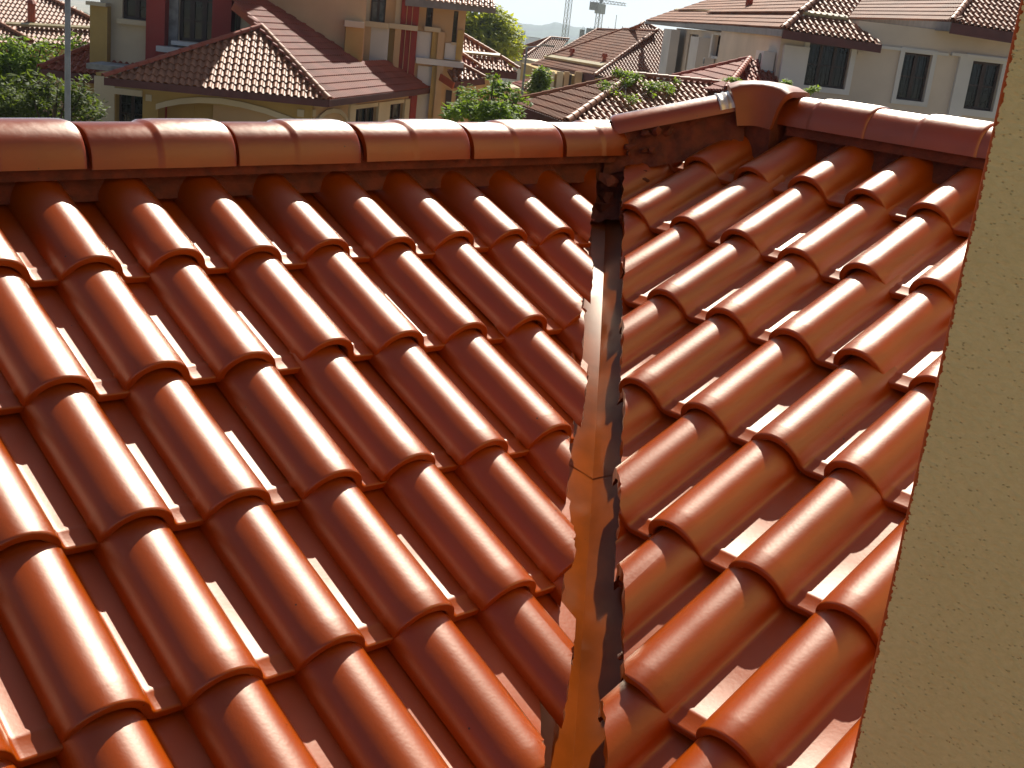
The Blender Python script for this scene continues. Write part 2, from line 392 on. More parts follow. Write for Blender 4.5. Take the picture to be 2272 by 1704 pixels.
# hip tile between the two ridges, its flashing, and the three-way cap
def arch_sweep(path, hws, hhs, T=0.014, ex=0.8, ez=0.86, n=18, name='m', sm=42, rake=None):
    V = []; F = []; m = n + 1; K = len(path)
    def ring(i, t):
        p = Vector(path[i]); a = Vector(path[max(0, i-1)]); b = Vector(path[min(K-1, i+1)])
        d = (b - a).normalized(); y = Vector((0,0,1)).cross(d).normalized(); z = d.cross(y)
        out = []
        for j in range(n + 1):
            g = math.pi*j/n; x = -math.cos(g); h = max(0.0, math.sin(g))
            x = math.copysign(abs(x)**ex, x); h = h**ez
            out.append(p + y*(x*(hws[i] - t)) + z*(h*(hhs[i] - t)) + (d*(rake[i]*h**2) if rake else Vector()))
        return out
    for i in range(K): V += ring(i, 0)
    B = len(V)
    for i in range(K): V += ring(i, T)
    for i in range(K - 1):
        for j in range(n):
            a = i*m + j; F.append((a, a+m, a+m+1, a+1)); F.append((B+a, B+a+1, B+a+m+1, B+a+m))
    e = (K-1)*m
    for j in range(n): F.append((j, j+1, B+j+1, B+j)); F.append((e+j, B+e+j, B+e+j+1, e+j+1))
    for i in range(K - 1):
        a = i*m; F.append((a, B+a, B+a+m, a+m)); a = i*m + n; F.append((a, a+m, B+a+m, B+a))
    bm = bmesh.new(); vs_ = [bm.verts.new(v) for v in V]
    for f in F: bm.faces.new([vs_[i] for i in f])
    return bm_mesh(name, bm, sm)
def hipp(s, z, off=0.0): p = HIP0 + HD*s + HN*off; return Vector((p.x, p.y, z))
hz = lambda s: 0.283 + 0.312*(s - 0.03)
ss = [0.020, 0.026, 0.035, 0.2, 0.38, 0.47]
me = arch_sweep([hipp(s, hz(s)) for s in ss], [0.0745, .0775, 0.079, 0.079, 0.079, 0.079], [0.049, .0515, 0.053, 0.053, 0.053, 0.053], T=0.012)
me.materials.append(M['ridge']); link('hip_tile', me, None, roof)
M['foil'] = material('foil_flashing', (0.70, 0.62, 0.55), rough=0.30, metal=0.25, var=0.1, vscale=40, bump=0.5, bscale=60)
fs = []; fw = []; fh = []
for i in range(15):
    s = 0.335 + 0.058*i/14; rib = 0.0035*max(0.0, math.sin(i/14*math.pi*6.0))
    fs.append(hipp(s, hz(s) + 0.012)); fw.append(0.0805 + rib); fh.append(0.0435 + rib)
me = arch_sweep(fs, fw, fh, T=0.0015, sm=60); me.materials.append(M['foil']); link('flashing', me, None, roof)
# cap
M['cap'] = material('cap_paint', (0.24, 0.050, 0.010), rough=0.45, spec=0.5, var=0.06, vscale=8, bump=0.12, bscale=60, bdist=0.003)
path = [Vector(q) for q in ((2.188, .018, .350), (2.202, .001, .353), (2.218, -.020, .355), (2.232, -.045, .356), (2.243, -.071, .355), (2.249, -.097, .354), (2.252, -.118, .352))]
cap_me = arch_sweep(path, [.094, .090, .087, .086, .087, .090, .094], [.121, .130, .133, .134, .134, .131, .122], T=0.018, ex=0.45, ez=0.26, n=36, name='ridge_cap', rake=[-.026, -.020, -.009, 0, .009, .020, .026])
MB().box(2.17, 2.31, -.13, .03, .20, .425).build('mortar_core', M['mortar'], roof)
bm = bmesh.new(); bm.from_mesh(cap_me)
arm = arch_sweep([Vector((2.245, -.05, .358)), Vector((2.30, .005, .352)), Vector((2.36, 0.065, .338))], [.09, .092, .098], [.126, .120, .106], T=.02, ex=.62, ez=.58, n=26)
bm.from_mesh(arm); cap_me = bm_mesh('ridge_cap', bm, 45); cap_me.materials.append(M['cap']); link('ridge_cap', cap_me, None, roof)
HEAD = []
# mortar beds below the ridge, hip and valley edges
def bed(p0, p1, side, top0, top1, depth, name='mortar_bed', n=60, lean=0.035, amp=0.008):
    """a rough painted fillet from p0 to p1; side is the way it faces"""
    V = []; F = []; K = 7
    p0 = Vector(p0); p1 = Vector(p1); side = Vector(side).normalized()
    for i in range(n + 1):
        s = i/n; p = p0.lerp(p1, s); zt = top0 + (top1 - top0)*s
        for j in range(K):
            h = j/(K-1); q = p + side*(lean*h*h); q.z = zt - depth*h
            d = noise.noise(q*26)*amp + noise.noise(q*70)*amp*0.5
            V.append(q + side*d)
    for i in range(n):
        for j in range(K - 1): a = i*K + j; F.append((a, a+K, a+K+1, a+1))
    return link(name, mesh(name, V, F, 60), M['mortar'], roof)
bed((-1.75, .268, 0), (1.96, .268, 0), (0, -1, 0), 0.185, 0.240, 0.105, lean=.03)
bed((2.248, .0, 0), (2.248, -1.8, 0), (-1, 0, 0), 0.385, 0.385, 0.105, lean=.03)
for pa, pb in (((-1.75, .305, .118), (1.95, .305, .198)), ((2.29, -.16, .340), (2.29, -1.8, .340))):
    me = arch_sweep([Vector(pa).lerp(Vector(pb), i/6) for i in range(7)], [.082]*7, [.078]*7, T=.02); me.materials.append(M['mortar']); link('mortar_core', me, None, roof)
for i in range(10):
    q = (1.86 + random.uniform(-.06, .12), .20 + random.uniform(-.07, .07), .105 + random.uniform(-.02, .06)); chip_later = None
    HEAD.append(q)
Vh = []; Fh = []
for i in range(13):
    for j in range(13):
        s = 1.86 + .30*i/12; o_ = -.13 + .26*j/12; q = vpt(s, o_); z = max(slope_pt('A', q.x, q.y).z if o_ > 0 else 0, slope_pt('B', q.x, q.y).z if o_ <= 0 else 0) - .035 + .10*max(0, (s - 1.95))/.2 + .014*noise.noise(Vector((s*22, o_*22, 1)))
        Vh.append((q.x, q.y, z))
for i in range(12):
    for j in range(12): a = i*13 + j; Fh.append((a, a+13, a+14, a+1))
link('mortar_bed', mesh('mortar_bed', Vh, Fh, 60), M['mortar'], roof)
MB().box(1.70, 2.10, .285, .315, -.15, .215).box(1.78, 1.97, .17, .285, -.10, .075).build('mortar_core', M['mortar'], roof)
bed(hipp(0.0, 0, -.045), hipp(.42, 0, -.045), -HN, 0.315, 0.435, 0.16, lean=0.05, amp=0.016, n=34)
# junction lump and broken bits in the valley head and along the cut edges
def chip(c, s, seed, name='tile_fragment', mat='tile'):
    rnd = random.Random(seed); bm = bmesh.new(); bmesh.ops.create_icosphere(bm, subdivisions=1, radius=1.0)
    ax = Matrix.Rotation(rnd.uniform(0, 6.3), 3, Vector((rnd.uniform(-1,1), rnd.uniform(-1,1), rnd.uniform(-1,1))).normalized())
    for v in bm.verts:
        q = v.co * (1 + rnd.uniform(-.3, .3)); v.co = ax @ Vector((q.x*s[0], q.y*s[1], q.z*s[2])) + Vector(c)
    me = bm_mesh(name, bm, 20); return link(name, me, M[mat], roof)
for i in range(16):
    s = random.uniform(0.0, 0.25); chip(hipp(s - .02, hz(s) - random.uniform(.02, .08), -random.uniform(.05, .085)), (random.uniform(.008, .022), random.uniform(.008, .02), random.uniform(.006, .014)), 40 + i, 'mortar_lump', 'mortar')
for i, q in enumerate(HEAD): chip(q, (random.uniform(.025, .05), random.uniform(.02, .045), random.uniform(.015, .03)), 200 + i, 'mortar_lump', 'mortar')
for i, (s, off, sl) in enumerate(((1.83, .020, 'A'), (1.80, .032, 'A'), (1.76, .025, 'A'), (1.33, .022, 'A'), (1.30, .03, 'A'), (1.10, .04, 'A'), (.52, .03, 'A'), (1.50, -.085, 'B'), (1.46, -.09, 'B'), (1.43, -.082, 'B'), (.62, -.082, 'B'), (.58, -.08, 'B'), (.40, -.078, 'B'), (.22, -.08, 'B'))):
    p = vpt(s, off); chip(slope_pt(sl, p.x, p.y, random.uniform(-.042, -.02)), (random.uniform(.007, .018), random.uniform(.005, .012), random.uniform(.004, .008)), 80 + i)

# ------------------------------------------------------------------ stucco wall of the upper storey beside the camera
def stucco():
    m = bpy.data.materials.new('sprayed_stucco'); m.use_nodes = True; nt = m.node_tree; N = nt.nodes; L = nt.links; bs = N['Principled BSDF']
    bs.inputs['Roughness'].default_value = 0.9; bs.inputs['Specular IOR Level'].default_value = 0.2
    tc = N.new('ShaderNodeTexCoord')
    n1 = N.new('ShaderNodeTexNoise'); n1.inputs['Scale'].default_value = 7; n1.inputs['Detail'].default_value = 5; L.new(tc.outputs['Object'], n1.inputs['Vector'])
    mp = N.new('ShaderNodeMapping'); mp.inputs['Rotation'].default_value = (RAD(28), 0, 0); mp.inputs['Scale'].default_value = (1.0, 0.55, 1.0); L.new(tc.outputs['Object'], mp.inputs['Vector'])
    n2 = N.new('ShaderNodeTexNoise'); n2.inputs['Scale'].default_value = 190; n2.inputs['Detail'].default_value = 5; n2.inputs['Roughness'].default_value = .6; L.new(mp.outputs[0], n2.inputs['Vector'])
    vo = N.new('ShaderNodeTexVoronoi'); vo.inputs['Scale'].default_value = 300; L.new(mp.outputs[0], vo.inputs['Vector'])
    pit = N.new('ShaderNodeValToRGB'); pit.color_ramp.elements[0].position = 0.05; pit.color_ramp.elements[1].position = 0.24; L.new(vo.outputs['Distance'], pit.inputs[0])
    gt = N.new('ShaderNodeMath'); gt.operation = 'GREATER_THAN'; gt.inputs[1].default_value = 0.86
    sp = N.new('ShaderNodeSeparateColor'); L.new(vo.outputs['Color'], sp.inputs[0]); L.new(sp.outputs[0], gt.inputs[0])
    inv = N.new('ShaderNodeMath'); inv.operation = 'SUBTRACT'; inv.inputs[0].default_value = 1.0; L.new(pit.outputs[0], inv.inputs[1])
    pm = N.new('ShaderNodeMath'); pm.operation = 'MULTIPLY'; L.new(inv.outputs[0], pm.inputs[0]); L.new(gt.outputs[0], pm.inputs[1])
    mx = N.new('ShaderNodeMix'); mx.data_type = 'RGBA'; mx.inputs[6].default_value = (0.85, 0.70, 0.33, 1); mx.inputs[7].default_value = (0.72, 0.58, 0.25, 1); av = N.new('ShaderNodeMath'); av.operation = 'MULTIPLY_ADD'; av.inputs[1].default_value = 1.6; av.inputs[2].default_value = -0.8; L.new(n2.outputs['Fac'], av.inputs[0]); aw = N.new('ShaderNodeMath'); aw.operation = 'ADD'; aw.use_clamp = True; L.new(av.outputs[0], aw.inputs[0]); L.new(n1.outputs['Fac'], aw.inputs[1]); L.new(aw.outputs[0], mx.inputs[0])
    m3 = N.new('ShaderNodeMix'); m3.data_type = 'RGBA'; m3.inputs[7].default_value = (0.40, 0.30, 0.14, 1); L.new(mx.outputs[2], m3.inputs[6])
    k = N.new('ShaderNodeMath'); k.operation = 'MULTIPLY'; k.inputs[1].default_value = 0.18; L.new(pm.outputs[0], k.inputs[0]); L.new(k.outputs[0], m3.inputs[0])
    # orange sun glow on the corner, painted into the colour with a ragged outline
    at_ = N.new('ShaderNodeAttribute'); at_.attribute_name = 'sunlit_rim'
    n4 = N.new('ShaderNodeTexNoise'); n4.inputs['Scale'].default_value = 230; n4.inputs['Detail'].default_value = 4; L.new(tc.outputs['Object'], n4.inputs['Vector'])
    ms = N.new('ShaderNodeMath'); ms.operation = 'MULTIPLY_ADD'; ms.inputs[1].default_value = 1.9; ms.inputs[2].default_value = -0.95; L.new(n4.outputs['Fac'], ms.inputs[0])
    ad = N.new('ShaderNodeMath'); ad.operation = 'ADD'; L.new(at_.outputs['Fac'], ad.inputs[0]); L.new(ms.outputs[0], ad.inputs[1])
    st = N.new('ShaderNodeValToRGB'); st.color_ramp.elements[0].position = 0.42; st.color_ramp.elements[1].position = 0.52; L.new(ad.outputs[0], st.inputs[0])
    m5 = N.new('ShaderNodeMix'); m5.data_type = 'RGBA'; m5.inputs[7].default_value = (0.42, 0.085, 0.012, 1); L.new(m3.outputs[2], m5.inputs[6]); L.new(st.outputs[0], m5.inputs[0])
    L.new(m5.outputs[2], bs.inputs['Base Color'])
    hh = N.new('ShaderNodeMath'); hh.operation = 'SUBTRACT'; L.new(n2.outputs['Fac'], hh.inputs[0]); L.new(pm.outputs[0], hh.inputs[1])
    bp = N.new('ShaderNodeBump'); bp.inputs['Strength'].default_value = 0.7; bp.inputs['Distance'].default_value = 0.004; L.new(hh.outputs[0], bp.inputs['Height']); L.new(bp.outputs[0], bs.inputs['Normal'])
    return m
M['stucco'] = stucco()
WX, WY = 0.075, -1.785                    # the corner of the wall
wall = empty('stucco_wall', (WX, WY, 0)); tag(wall, 'rough ochre stucco house wall with a painted-in sunlit orange rim along its corner, at the right edge', 'wall', kind='thing')
V = []; F = []; RIM = []
ys = [0.035, 0.020, 0.010, 0.006] + [0.0] + [-0.004, -0.008, -0.014, -0.022, -0.035, -0.06, -0.1, -0.2, -0.5, -1.2, -3.0]
zs_ = [Z0 - 1.2 + i*0.0085 for i in range(320)]
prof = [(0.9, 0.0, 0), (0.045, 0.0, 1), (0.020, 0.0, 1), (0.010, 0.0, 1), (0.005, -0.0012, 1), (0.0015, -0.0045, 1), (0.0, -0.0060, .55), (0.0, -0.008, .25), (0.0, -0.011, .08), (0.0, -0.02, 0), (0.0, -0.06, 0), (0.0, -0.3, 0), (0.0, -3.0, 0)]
for z in [0.0] + zs_ + [Z0 + 2.6]:
    for x, y, rim in prof:
        q = Vector((x, y, z)); d = 0.0
        if abs(x) < 0.05 and abs(y) < 0.05: d = 0.0003*noise.noise(q*11) + 0.0002*noise.noise(q*60)
        V.append((x - d*(0.8 if y < -.001 else .3), y + d*(0.9 if x > 0.0 or y > -.01 else 0), z)); RIM.append(rim)
m = len(prof)
for i in range(len(zs_) + 1):
    for j in range(m - 1): a = i*m + j; F.append((a, a+1, a+m+1, a+m))
me = mesh('wall_face', V, F, 50); at = me.attributes.new('sunlit_rim', 'FLOAT', 'POINT')
for i, o_ in enumerate(RIM): at.data[i].value = o_
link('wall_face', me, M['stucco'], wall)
MB().box(0.05, 3.6, -3.0, -0.05, 0.0, Z0 + 2.55).build('wall_core', M['stucco'], wall)

# ------------------------------------------------------------------ the estate behind: helpers
def P3(r, f, z): q = CAM + RIGHT*r + FWD*f; return Vector((q.x, q.y, z))
def onp(px, py, P, n):
    d = ray(px, py); return CAM + d*((Vector(P) - CAM).dot(n)/d.dot(n))
def onf(px, py, f): return onp(px, py, CAM + FWD*f, FWD)
def yawdir(deg): return RIGHT*math.cos(RAD(deg)) + FWD*math.sin(RAD(deg))
class Wall:
    """a vertical wall plane; pixels give the sizes of what is on it"""
    def __init__(s, px, py, f, yaw=0.0):
        s.o = onf(px, py, f); s.u = yawdir(yaw); n = s.u.cross(Vector((0,0,1))).normalized()
        s.n = n if (CAM - s.o).dot(n) > 0 else -n
    def uz(s, px, py):
        q = onp(px, py, s.o, s.n); return ((q - s.o).dot(s.u), q.z)
    def rect(s, xl, xr, yt, yb):
        xm, ym = (xl + xr)/2, (yt + yb)/2
        a, b = s.uz(xl, ym)[0], s.uz(xr, ym)[0]
        return min(a, b), max(a, b), s.uz(xm, yb)[1], s.uz(xm, yt)[1]
    def pt(s, u, z, out=0.0): q = s.o + s.u*u + s.n*out; return Vector((q.x, q.y, z))
    def block(s, mb, u0, u1, z0, z1, o0, o1):
        mb.hexa([s.pt(u0,z0,o0), s.pt(u1,z0,o0), s.pt(u1,z0,o1), s.pt(u0,z0,o1)], [s.pt(u0,z1,o0), s.pt(u1,z1,o0), s.pt(u1,z1,o1), s.pt(u0,z1,o1)]); return mb
    def box(s, name, mat, parent, xl, xr, yt, yb, o1, o0=-0.02, label=None):
        mb = MB(); s.block(mb, *s.rect(xl, xr, yt, yb), o0, o1); o = mb.build(name, M[mat], parent)
        if label: o['label'] = label
        return o
    def panel(s, name, mat, parent, rect, holes, depth=0.22, back=4.0):
        """wall with real openings: front face, reveals, and the body behind"""
        u0, u1, z0, z1 = rect
        us = sorted({u0, u1} | {min(max(h[i], u0), u1) for h in holes for i in (0, 1)}); zs = sorted({z0, z1} | {min(max(h[i], z0), z1) for h in holes for i in (2, 3)})
        mb = MB()
        for i in range(len(us) - 1):
            for j in range(len(zs) - 1):
                um, zm = (us[i] + us[i+1])/2, (zs[j] + zs[j+1])/2
                if not any(h[0] < um < h[1] and h[2] < zm < h[3] for h in holes):
                    mb.add([s.pt(us[i], zs[j]), s.pt(us[i+1], zs[j]), s.pt(us[i+1], zs[j+1]), s.pt(us[i], zs[j+1])], [(0,1,2,3)])
        for a, b, c, d in holes:
            q = [(a,c),(b,c),(b,d),(a,d)]
            for k in range(4):
                (ua, za), (ub, zb) = q[k], q[(k+1) % 4]
                mb.add([s.pt(ua, za), s.pt(ub, zb), s.pt(ub, zb, -depth), s.pt(ua, za, -depth)], [(0,1,2,3)])
        B = [s.pt(u0, z0, -depth-.01), s.pt(u1, z0, -depth-.01), s.pt(u1, z0, -back), s.pt(u0, z0, -back)]
        mb.hexa(B, [Vector((p.x, p.y, z1)) for p in B])
        for a, b in ((u0, u0), (u1, u1)):
            mb.add([s.pt(a, z0), s.pt(a, z1), s.pt(a, z1, -depth), s.pt(a, z0, -depth)], [(0,1,2,3)])
        mb.add([s.pt(u0, z1), s.pt(u1, z1), s.pt(u1, z1, -depth), s.pt(u0, z1, -depth)], [(0,1,2,3)])
        return mb.build(name, M[mat], parent)
    def window(s, parent, hole, nx=2, ny=2, bar=0.055, recess=0.12, frame='brown', pane='glass', grille=0):
        a, b, c, d = hole; mb = MB(); t = bar
        for x0, x1, y0, y1 in ((a, a+t, c, d), (b-t, b, c, d), (a+t, b-t, c, c+t), (a+t, b-t, d-t, d)): s.block(mb, x0, x1, y0, y1, -recess-.05, -recess)
        for i in range(1, nx):
            x = a + (b-a)*i/nx; s.block(mb, x - t*.8, x + t*.8, c+t, d-t, -recess-.05, -recess - .003)
        for j in range(1, ny):
            z = c + (d-c)*j/ny; s.block(mb, a+t, b-t, z - t*.35, z + t*.35, -recess-.045, -recess - .008)
        w = mb.build('window', M[frame], parent)
        if grille:
            g = MB()
            for i in range(1, nx*grille): x = a + (b-a)*i/(nx*grille); s.block(g, x-.008, x+.008, c+t, d-t, -recess-.066, -recess-.054)
            for j in range(1, ny*grille): z = c + (d-c)*j/(ny*grille); s.block(g, a+t, b-t, z-.008, z+.008, -recess-.066, -recess-.054)
            g.build('grille', M['iron'], w)
        for i in range(nx):
            x0 = a + (b-a)*i/nx + .01; x1 = a + (b-a)*(i+1)/nx - .01
            mb = MB(); s.block(mb, x0, x1, c + .01, d - .01, -recess - .086, -recess - .070); mb.build('pane', M[pane], w)
        return w

M['cream'] = material('cream_render', (0.62, 0.52, 0.36), rough=0.9, var=0.06, vscale=0.8, bump=0.2, bscale=40)
M['peach'] = material('peach_render', (0.60, 0.40, 0.22), rough=0.9, var=0.06, vscale=0.8)
M['ochre'] = material('ochre_render', (0.47, 0.31, 0.10), rough=0.9, var=0.07, vscale=0.9)
M['white'] = material('white_render', (0.66, 0.64, 0.60), rough=0.9, var=0.05, vscale=0.7)
M['lilac'] = material('pale_grey_render', (0.66, 0.56, 0.45), rough=0.9, var=0.06, vscale=0.6)
M['red'] = material('brick_red_render', (0.32, 0.045, 0.035), rough=0.85, var=0.08, vscale=1.0)
M['fascia'] = material('maroon_fascia', (0.11, 0.028, 0.025), rough=0.6, var=0.1)
M['greyfascia'] = material('grey_fascia', (0.20, 0.18, 0.17), rough=0.6, var=0.1)
M['verge'] = material('orange_verge', (0.42, 0.09, 0.03), rough=0.6, var=0.1)
M['brown'] = material('dark_timber', (0.045, 0.020, 0.014), rough=0.5, var=0.15)
M['iron'] = material('dark_iron', (0.02, 0.02, 0.018), rough=0.5)
M['glass'] = material('dark_window_glass', (0.020, 0.024, 0.022), rough=0.08, spec=0.5, var=0.3, vscale=0.9)
M['curtain'] = material('curtained_glass', (0.14, 0.14, 0.13), rough=0.15, spec=0.5, var=0.5, vscale=2.0)
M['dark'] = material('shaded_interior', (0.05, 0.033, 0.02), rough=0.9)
M['concrete'] = material('weathered_concrete', (0.34, 0.33, 0.30), rough=0.9, var=0.2, vscale=3)
M['flash'] = material('pale_flashing', (0.52, 0.43, 0.24), rough=0.45, var=0.08, vscale=2)
M['galv'] = material('galvanised_steel', (0.22, 0.25, 0.29), rough=0.45, metal=0.3, var=0.08, vscale=4)
M['fartile'] = material('weathered_tile', (0.32, 0.115, 0.045), rough=0.55, spec=0.35, var=0.10, vscale=1.4, objvar=0.10)
M['fartile2'] = material('weathered_tile_brown', (0.33, 0.125, 0.055), rough=0.6, spec=0.2, var=0.12, vscale=0.9)
M['farred'] = material('weathered_tile_red', (0.34, 0.080, 0.040), rough=0.6, spec=0.3, var=0.10, vscale=1.2)

def far_tile_mesh(name='roof_tile', seg=5, w=W, l=0.35):
    P = []
    for i in range(seg + 1):
        t = math.pi*(1 - i/seg*0.86); P.append((0.30*w + 0.31*w*math.cos(t), 0.060*math.sin(t)))
    P += [(0.73*w, 0.0), (1.01*w, 0.0)]
    n = len(P); V = [(x, 0.0, z) for x, z in P] + [(x, l, z - 0.030) for x, z in P] + [(x, 0.004, z - 0.022) for x, z in P]
    F = [(i, i+1, n+i+1, n+i) for i in range(n - 1)] + [(2*n+i, 2*n+i+1, i+1, i) for i in range(n - 1)]
    return mesh(name, V, F, 45)
FT = {}
def far_tile(mat, seg=5):
    k = (mat, seg)
    if k not in FT: FT[k] = far_tile_mesh(seg=seg); FT[k].materials.append(M[mat])
    return FT[k]
class Slope:
    """one tiled slope: point + eave direction + pitch give its plane; the outline is found on it"""
    def __init__(s, px, py, f, yaw, pitch, outline, at=None):
        s.o = at if at is not None else onf(px, py, f); s.u = yawdir(yaw) if not isinstance(yaw, Vector) else yaw.normalized()
        h = s.u.cross(Vector((0,0,1))).normalized()
        if pitch < 0: h = -h; pitch = -pitch                          # h is the downhill way in plan
        s.v = (-h*math.cos(RAD(pitch)) + Vector((0,0,1))*math.sin(RAD(pitch))).normalized()
        if s.u.cross(s.v).z < 0: s.u = -s.u
        s.n = s.u.cross(s.v)
        s.poly = [onp(x, y, s.o, s.n) if not isinstance(x, Vector) else x for x, y in outline]
    def pix(s, x, y): return onp(x, y, s.o, s.n)
    def cells(s):
        uv = [((p - s.o).dot(s.u), (p - s.o).dot(s.v)) for p in s.poly]
        u0, u1 = min(p[0] for p in uv), max(p[0] for p in uv); v0, v1 = min(p[1] for p in uv), max(p[1] for p in uv)
        def inside(x, y):
            c = False; m = len(uv)
            for i in range(m):
                (xa, ya), (xb, yb) = uv[i], uv[(i+1) % m]
                if (ya > y) != (yb > y) and x < (xb - xa)*(y - ya)/(yb - ya) + xa: c = not c
            return c
        out = []
        for j in range(int((v1 - v0)/G) + 2):
            for i in range(int((u1 - u0)/W) + 2):
                a, b = u0 + i*W, v0 + j*G
                t = [inside(a + W*x, b + G*y) for x, y in ((.05,.05),(.95,.05),(.05,.95),(.95,.95),(.5,.5))]
                if any(t): out.append((a, b, all(t)))
        return out, uv
def tile_slopes(parent, slopes, mat, solo=300, minpx=8.5, seg=5):
    """lay the tiles: those that show largest are objects of their own, the rest one mesh"""
    todo = []
    for s in slopes:
        cs, uv = s.cells()
        if len(cs) > 6500: cs = cs[:6500]
        area = sum(uv[i][0]*uv[(i+1) % len(uv)][1] - uv[(i+1) % len(uv)][0]*uv[i][1] for i in range(len(uv)))
        for a, b, full in cs:
            o = s.o + s.u*a + s.v*b; d = (o - CAM); dist = d.length
            show = abs(d.normalized().dot(s.n)); todo.append((W*FPX/dist*min(1, 1.6*show + .25*0), full, s, o, uv, area))
    todo.sort(key=lambda t: -t[0])
    me = far_tile(mat, seg); bm = bmesh.new(); k = 0
    for px, full, s, o, uv, area in todo:
        Mx = Matrix(((s.u.x, s.v.x, s.n.x, o.x), (s.u.y, s.v.y, s.n.y, o.y), (s.u.z, s.v.z, s.n.z, o.z), (0,0,0,1)))
        m2 = me
        if not full:
            b2 = bmesh.new(); b2.from_mesh(me); b2.transform(Mx); n = len(uv)
            convex = True
            for i in range(n):
                (x0, y0), (x1, y1), (x2, y2) = uv[i-1], uv[i], uv[(i+1) % n]
                if ((x1-x0)*(y2-y1) - (y1-y0)*(x2-x1))*area < 0: convex = False
            if convex:
                for i in range(n):
                    p = s.poly[i]; q = s.poly[(i+1) % n]; e = (q - p)
                    if e.length < 1e-6: continue
                    no = e.cross(s.n) if area > 0 else s.n.cross(e)
                    bmesh.ops.bisect_plane(b2, geom=b2.verts[:] + b2.edges[:] + b2.faces[:], plane_co=p, plane_no=no, clear_outer=True, dist=1e-5)
            if len(b2.faces) == 0: b2.free(); continue
            if k < solo and px >= minpx:
                b2.transform(Mx.inverted()); m2 = bpy.data.meshes.new('roof_tile_cut'); b2.to_mesh(m2); m2.materials.append(M[mat]); shade(m2, 45); b2.free()
            else:
                tmp = bpy.data.meshes.new('t'); b2.to_mesh(tmp); b2.free(); bm.from_mesh(tmp); bpy.data.meshes.remove(tmp); continue
        if k < solo and px >= minpx:
            link('roof_tile', m2, None, parent, parent.matrix_world.inverted() @ Mx if parent.parent is None else Mx); k += 1
        else:
            st = len(bm.verts); bm.from_mesh(me)
            bm.verts.ensure_lookup_table(); bmesh.ops.transform(bm, matrix=Mx, verts=bm.verts[st:])
    if len(bm.faces):
        m3 = bpy.data.meshes.new('tile_covering'); bm.to_mesh(m3); m3.materials.append(M[mat]); shade(m3, 45)
        o = link('tile_covering', m3, None, parent); o['kind'] = 'stuff'
    bm.free()
    # boards the tiles lie on
    mb = MB()
    for s in slopes:
        mb.add([p - s.n*0.04 for p in s.poly], [tuple(range(len(s.poly)))])
    mb.build('roof_boards', M['farred' if mat == 'farred' else 'fartile2'], parent)
def half_tile(L=0.36, r=0.10, n=7):
    V = []; F = []
    for i, (u, q) in enumerate(((0, .92), (.03, .92), (L*.55, .97), (L, 1.06), (L + .001, .86))):
        for j in range(n + 1):
            t = math.pi*j/n; V.append((u, -math.cos(t)*r*q, math.sin(t)*r*q - .01))
    m = n + 1
    for i in range(4):
        for j in range(n): a = i*m + j; F.append((a, a+m, a+m+1, a+1))
    return mesh('hip_tile', V, F, 40)
HT = {}
def capping(parent, a, b, mat='fartile', solo=True, r=0.10, name='hip_tile'):
    """a run of half-round tiles from the lower end b up to a"""
    a = Vector(a); b = Vector(b); L = (b - a).length; n = max(1, round(L/0.34)); d = (b - a).normalized()
    key = (mat, r)
    if key not in HT: HT[key] = half_tile(r=r); HT[key].materials.append(M[mat])
    y = Vector((0,0,1)).cross(d).normalized(); z = d.cross(y); bm = bmesh.new()
    for i in range(n):
        o = a + d*(L*i/n) + z*0.035; k = L/n/0.34
        Mx = Matrix(((d.x*k, y.x, z.x, o.x), (d.y*k, y.y, z.y, o.y), (d.z*k, y.z, z.z, o.z), (0,0,0,1)))
        if solo: link(name, HT[key], None, parent, Mx)
        else:
            st = len(bm.verts); bm.from_mesh(HT[key]); bm.verts.ensure_lookup_table(); bmesh.ops.transform(bm, matrix=Mx, verts=bm.verts[st:])
    if not solo:
        m3 = bpy.data.meshes.new('ridge_capping'); bm.to_mesh(m3); m3.materials.append(M[mat]); shade(m3, 40); link('ridge_capping', m3, None, parent)
    bm.free()
def fascia(parent, a, b, h=0.24, t=0.05, mat='fascia', drop=0.03):
    a = Vector(a); b = Vector(b); up = Vector((0,0,1)); MB().bar(a - up*(h/2 + drop), b - up*(h/2 + drop), t, h).build('fascia_board', M[mat], parent)
def soffit(parent, pts, mat='fascia'):
    MB().prism([Vector(p) - Vector((0,0,.15)) for p in pts], (0, 0, -0.02)).build('soffit', M[mat], parent)
def house(name, label, cat='house', group=None):
    o = empty(name, (0, 0, 0)); tag(o, label, cat, group); return o

# ------------------------------------------------------------------ the ground
gx, gy = CAM.x, CAM.y; LOW = -60.0
def ground_z(d): s = min(1.0, max(0.0, (d - 150.0)/500.0)); return LOW*s*s*(3 - 2*s)
V = [(gx, gy, 0)]; F = []; rings = [25, 50, 100, 150, 190, 240, 300, 370, 450, 550, 660, 900, 1500, 3000, 5700]; NA_ = 64
for r_ in rings:
    for i in range(NA_): t = 2*math.pi*i/NA_; V.append((gx + r_*math.cos(t), gy + r_*math.sin(t), ground_z(r_)))
for i in range(NA_): F.append((0, 1 + i, 1 + (i+1) % NA_))
for k in range(len(rings) - 1):
    for i in range(NA_): a = 1 + k*NA_ + i; b_ = 1 + k*NA_ + (i+1) % NA_; F.append((a, a + NA_, b_ + NA_, b_))
M['ground'] = material('lawn_and_soil', (0.30, 0.23, 0.14), rough=0.95, var=0.2, vscale=0.02, col2=(0.10, 0.12, 0.05))
tag(link('ground', mesh('ground', V, F, 60), M['ground']), kind='structure')

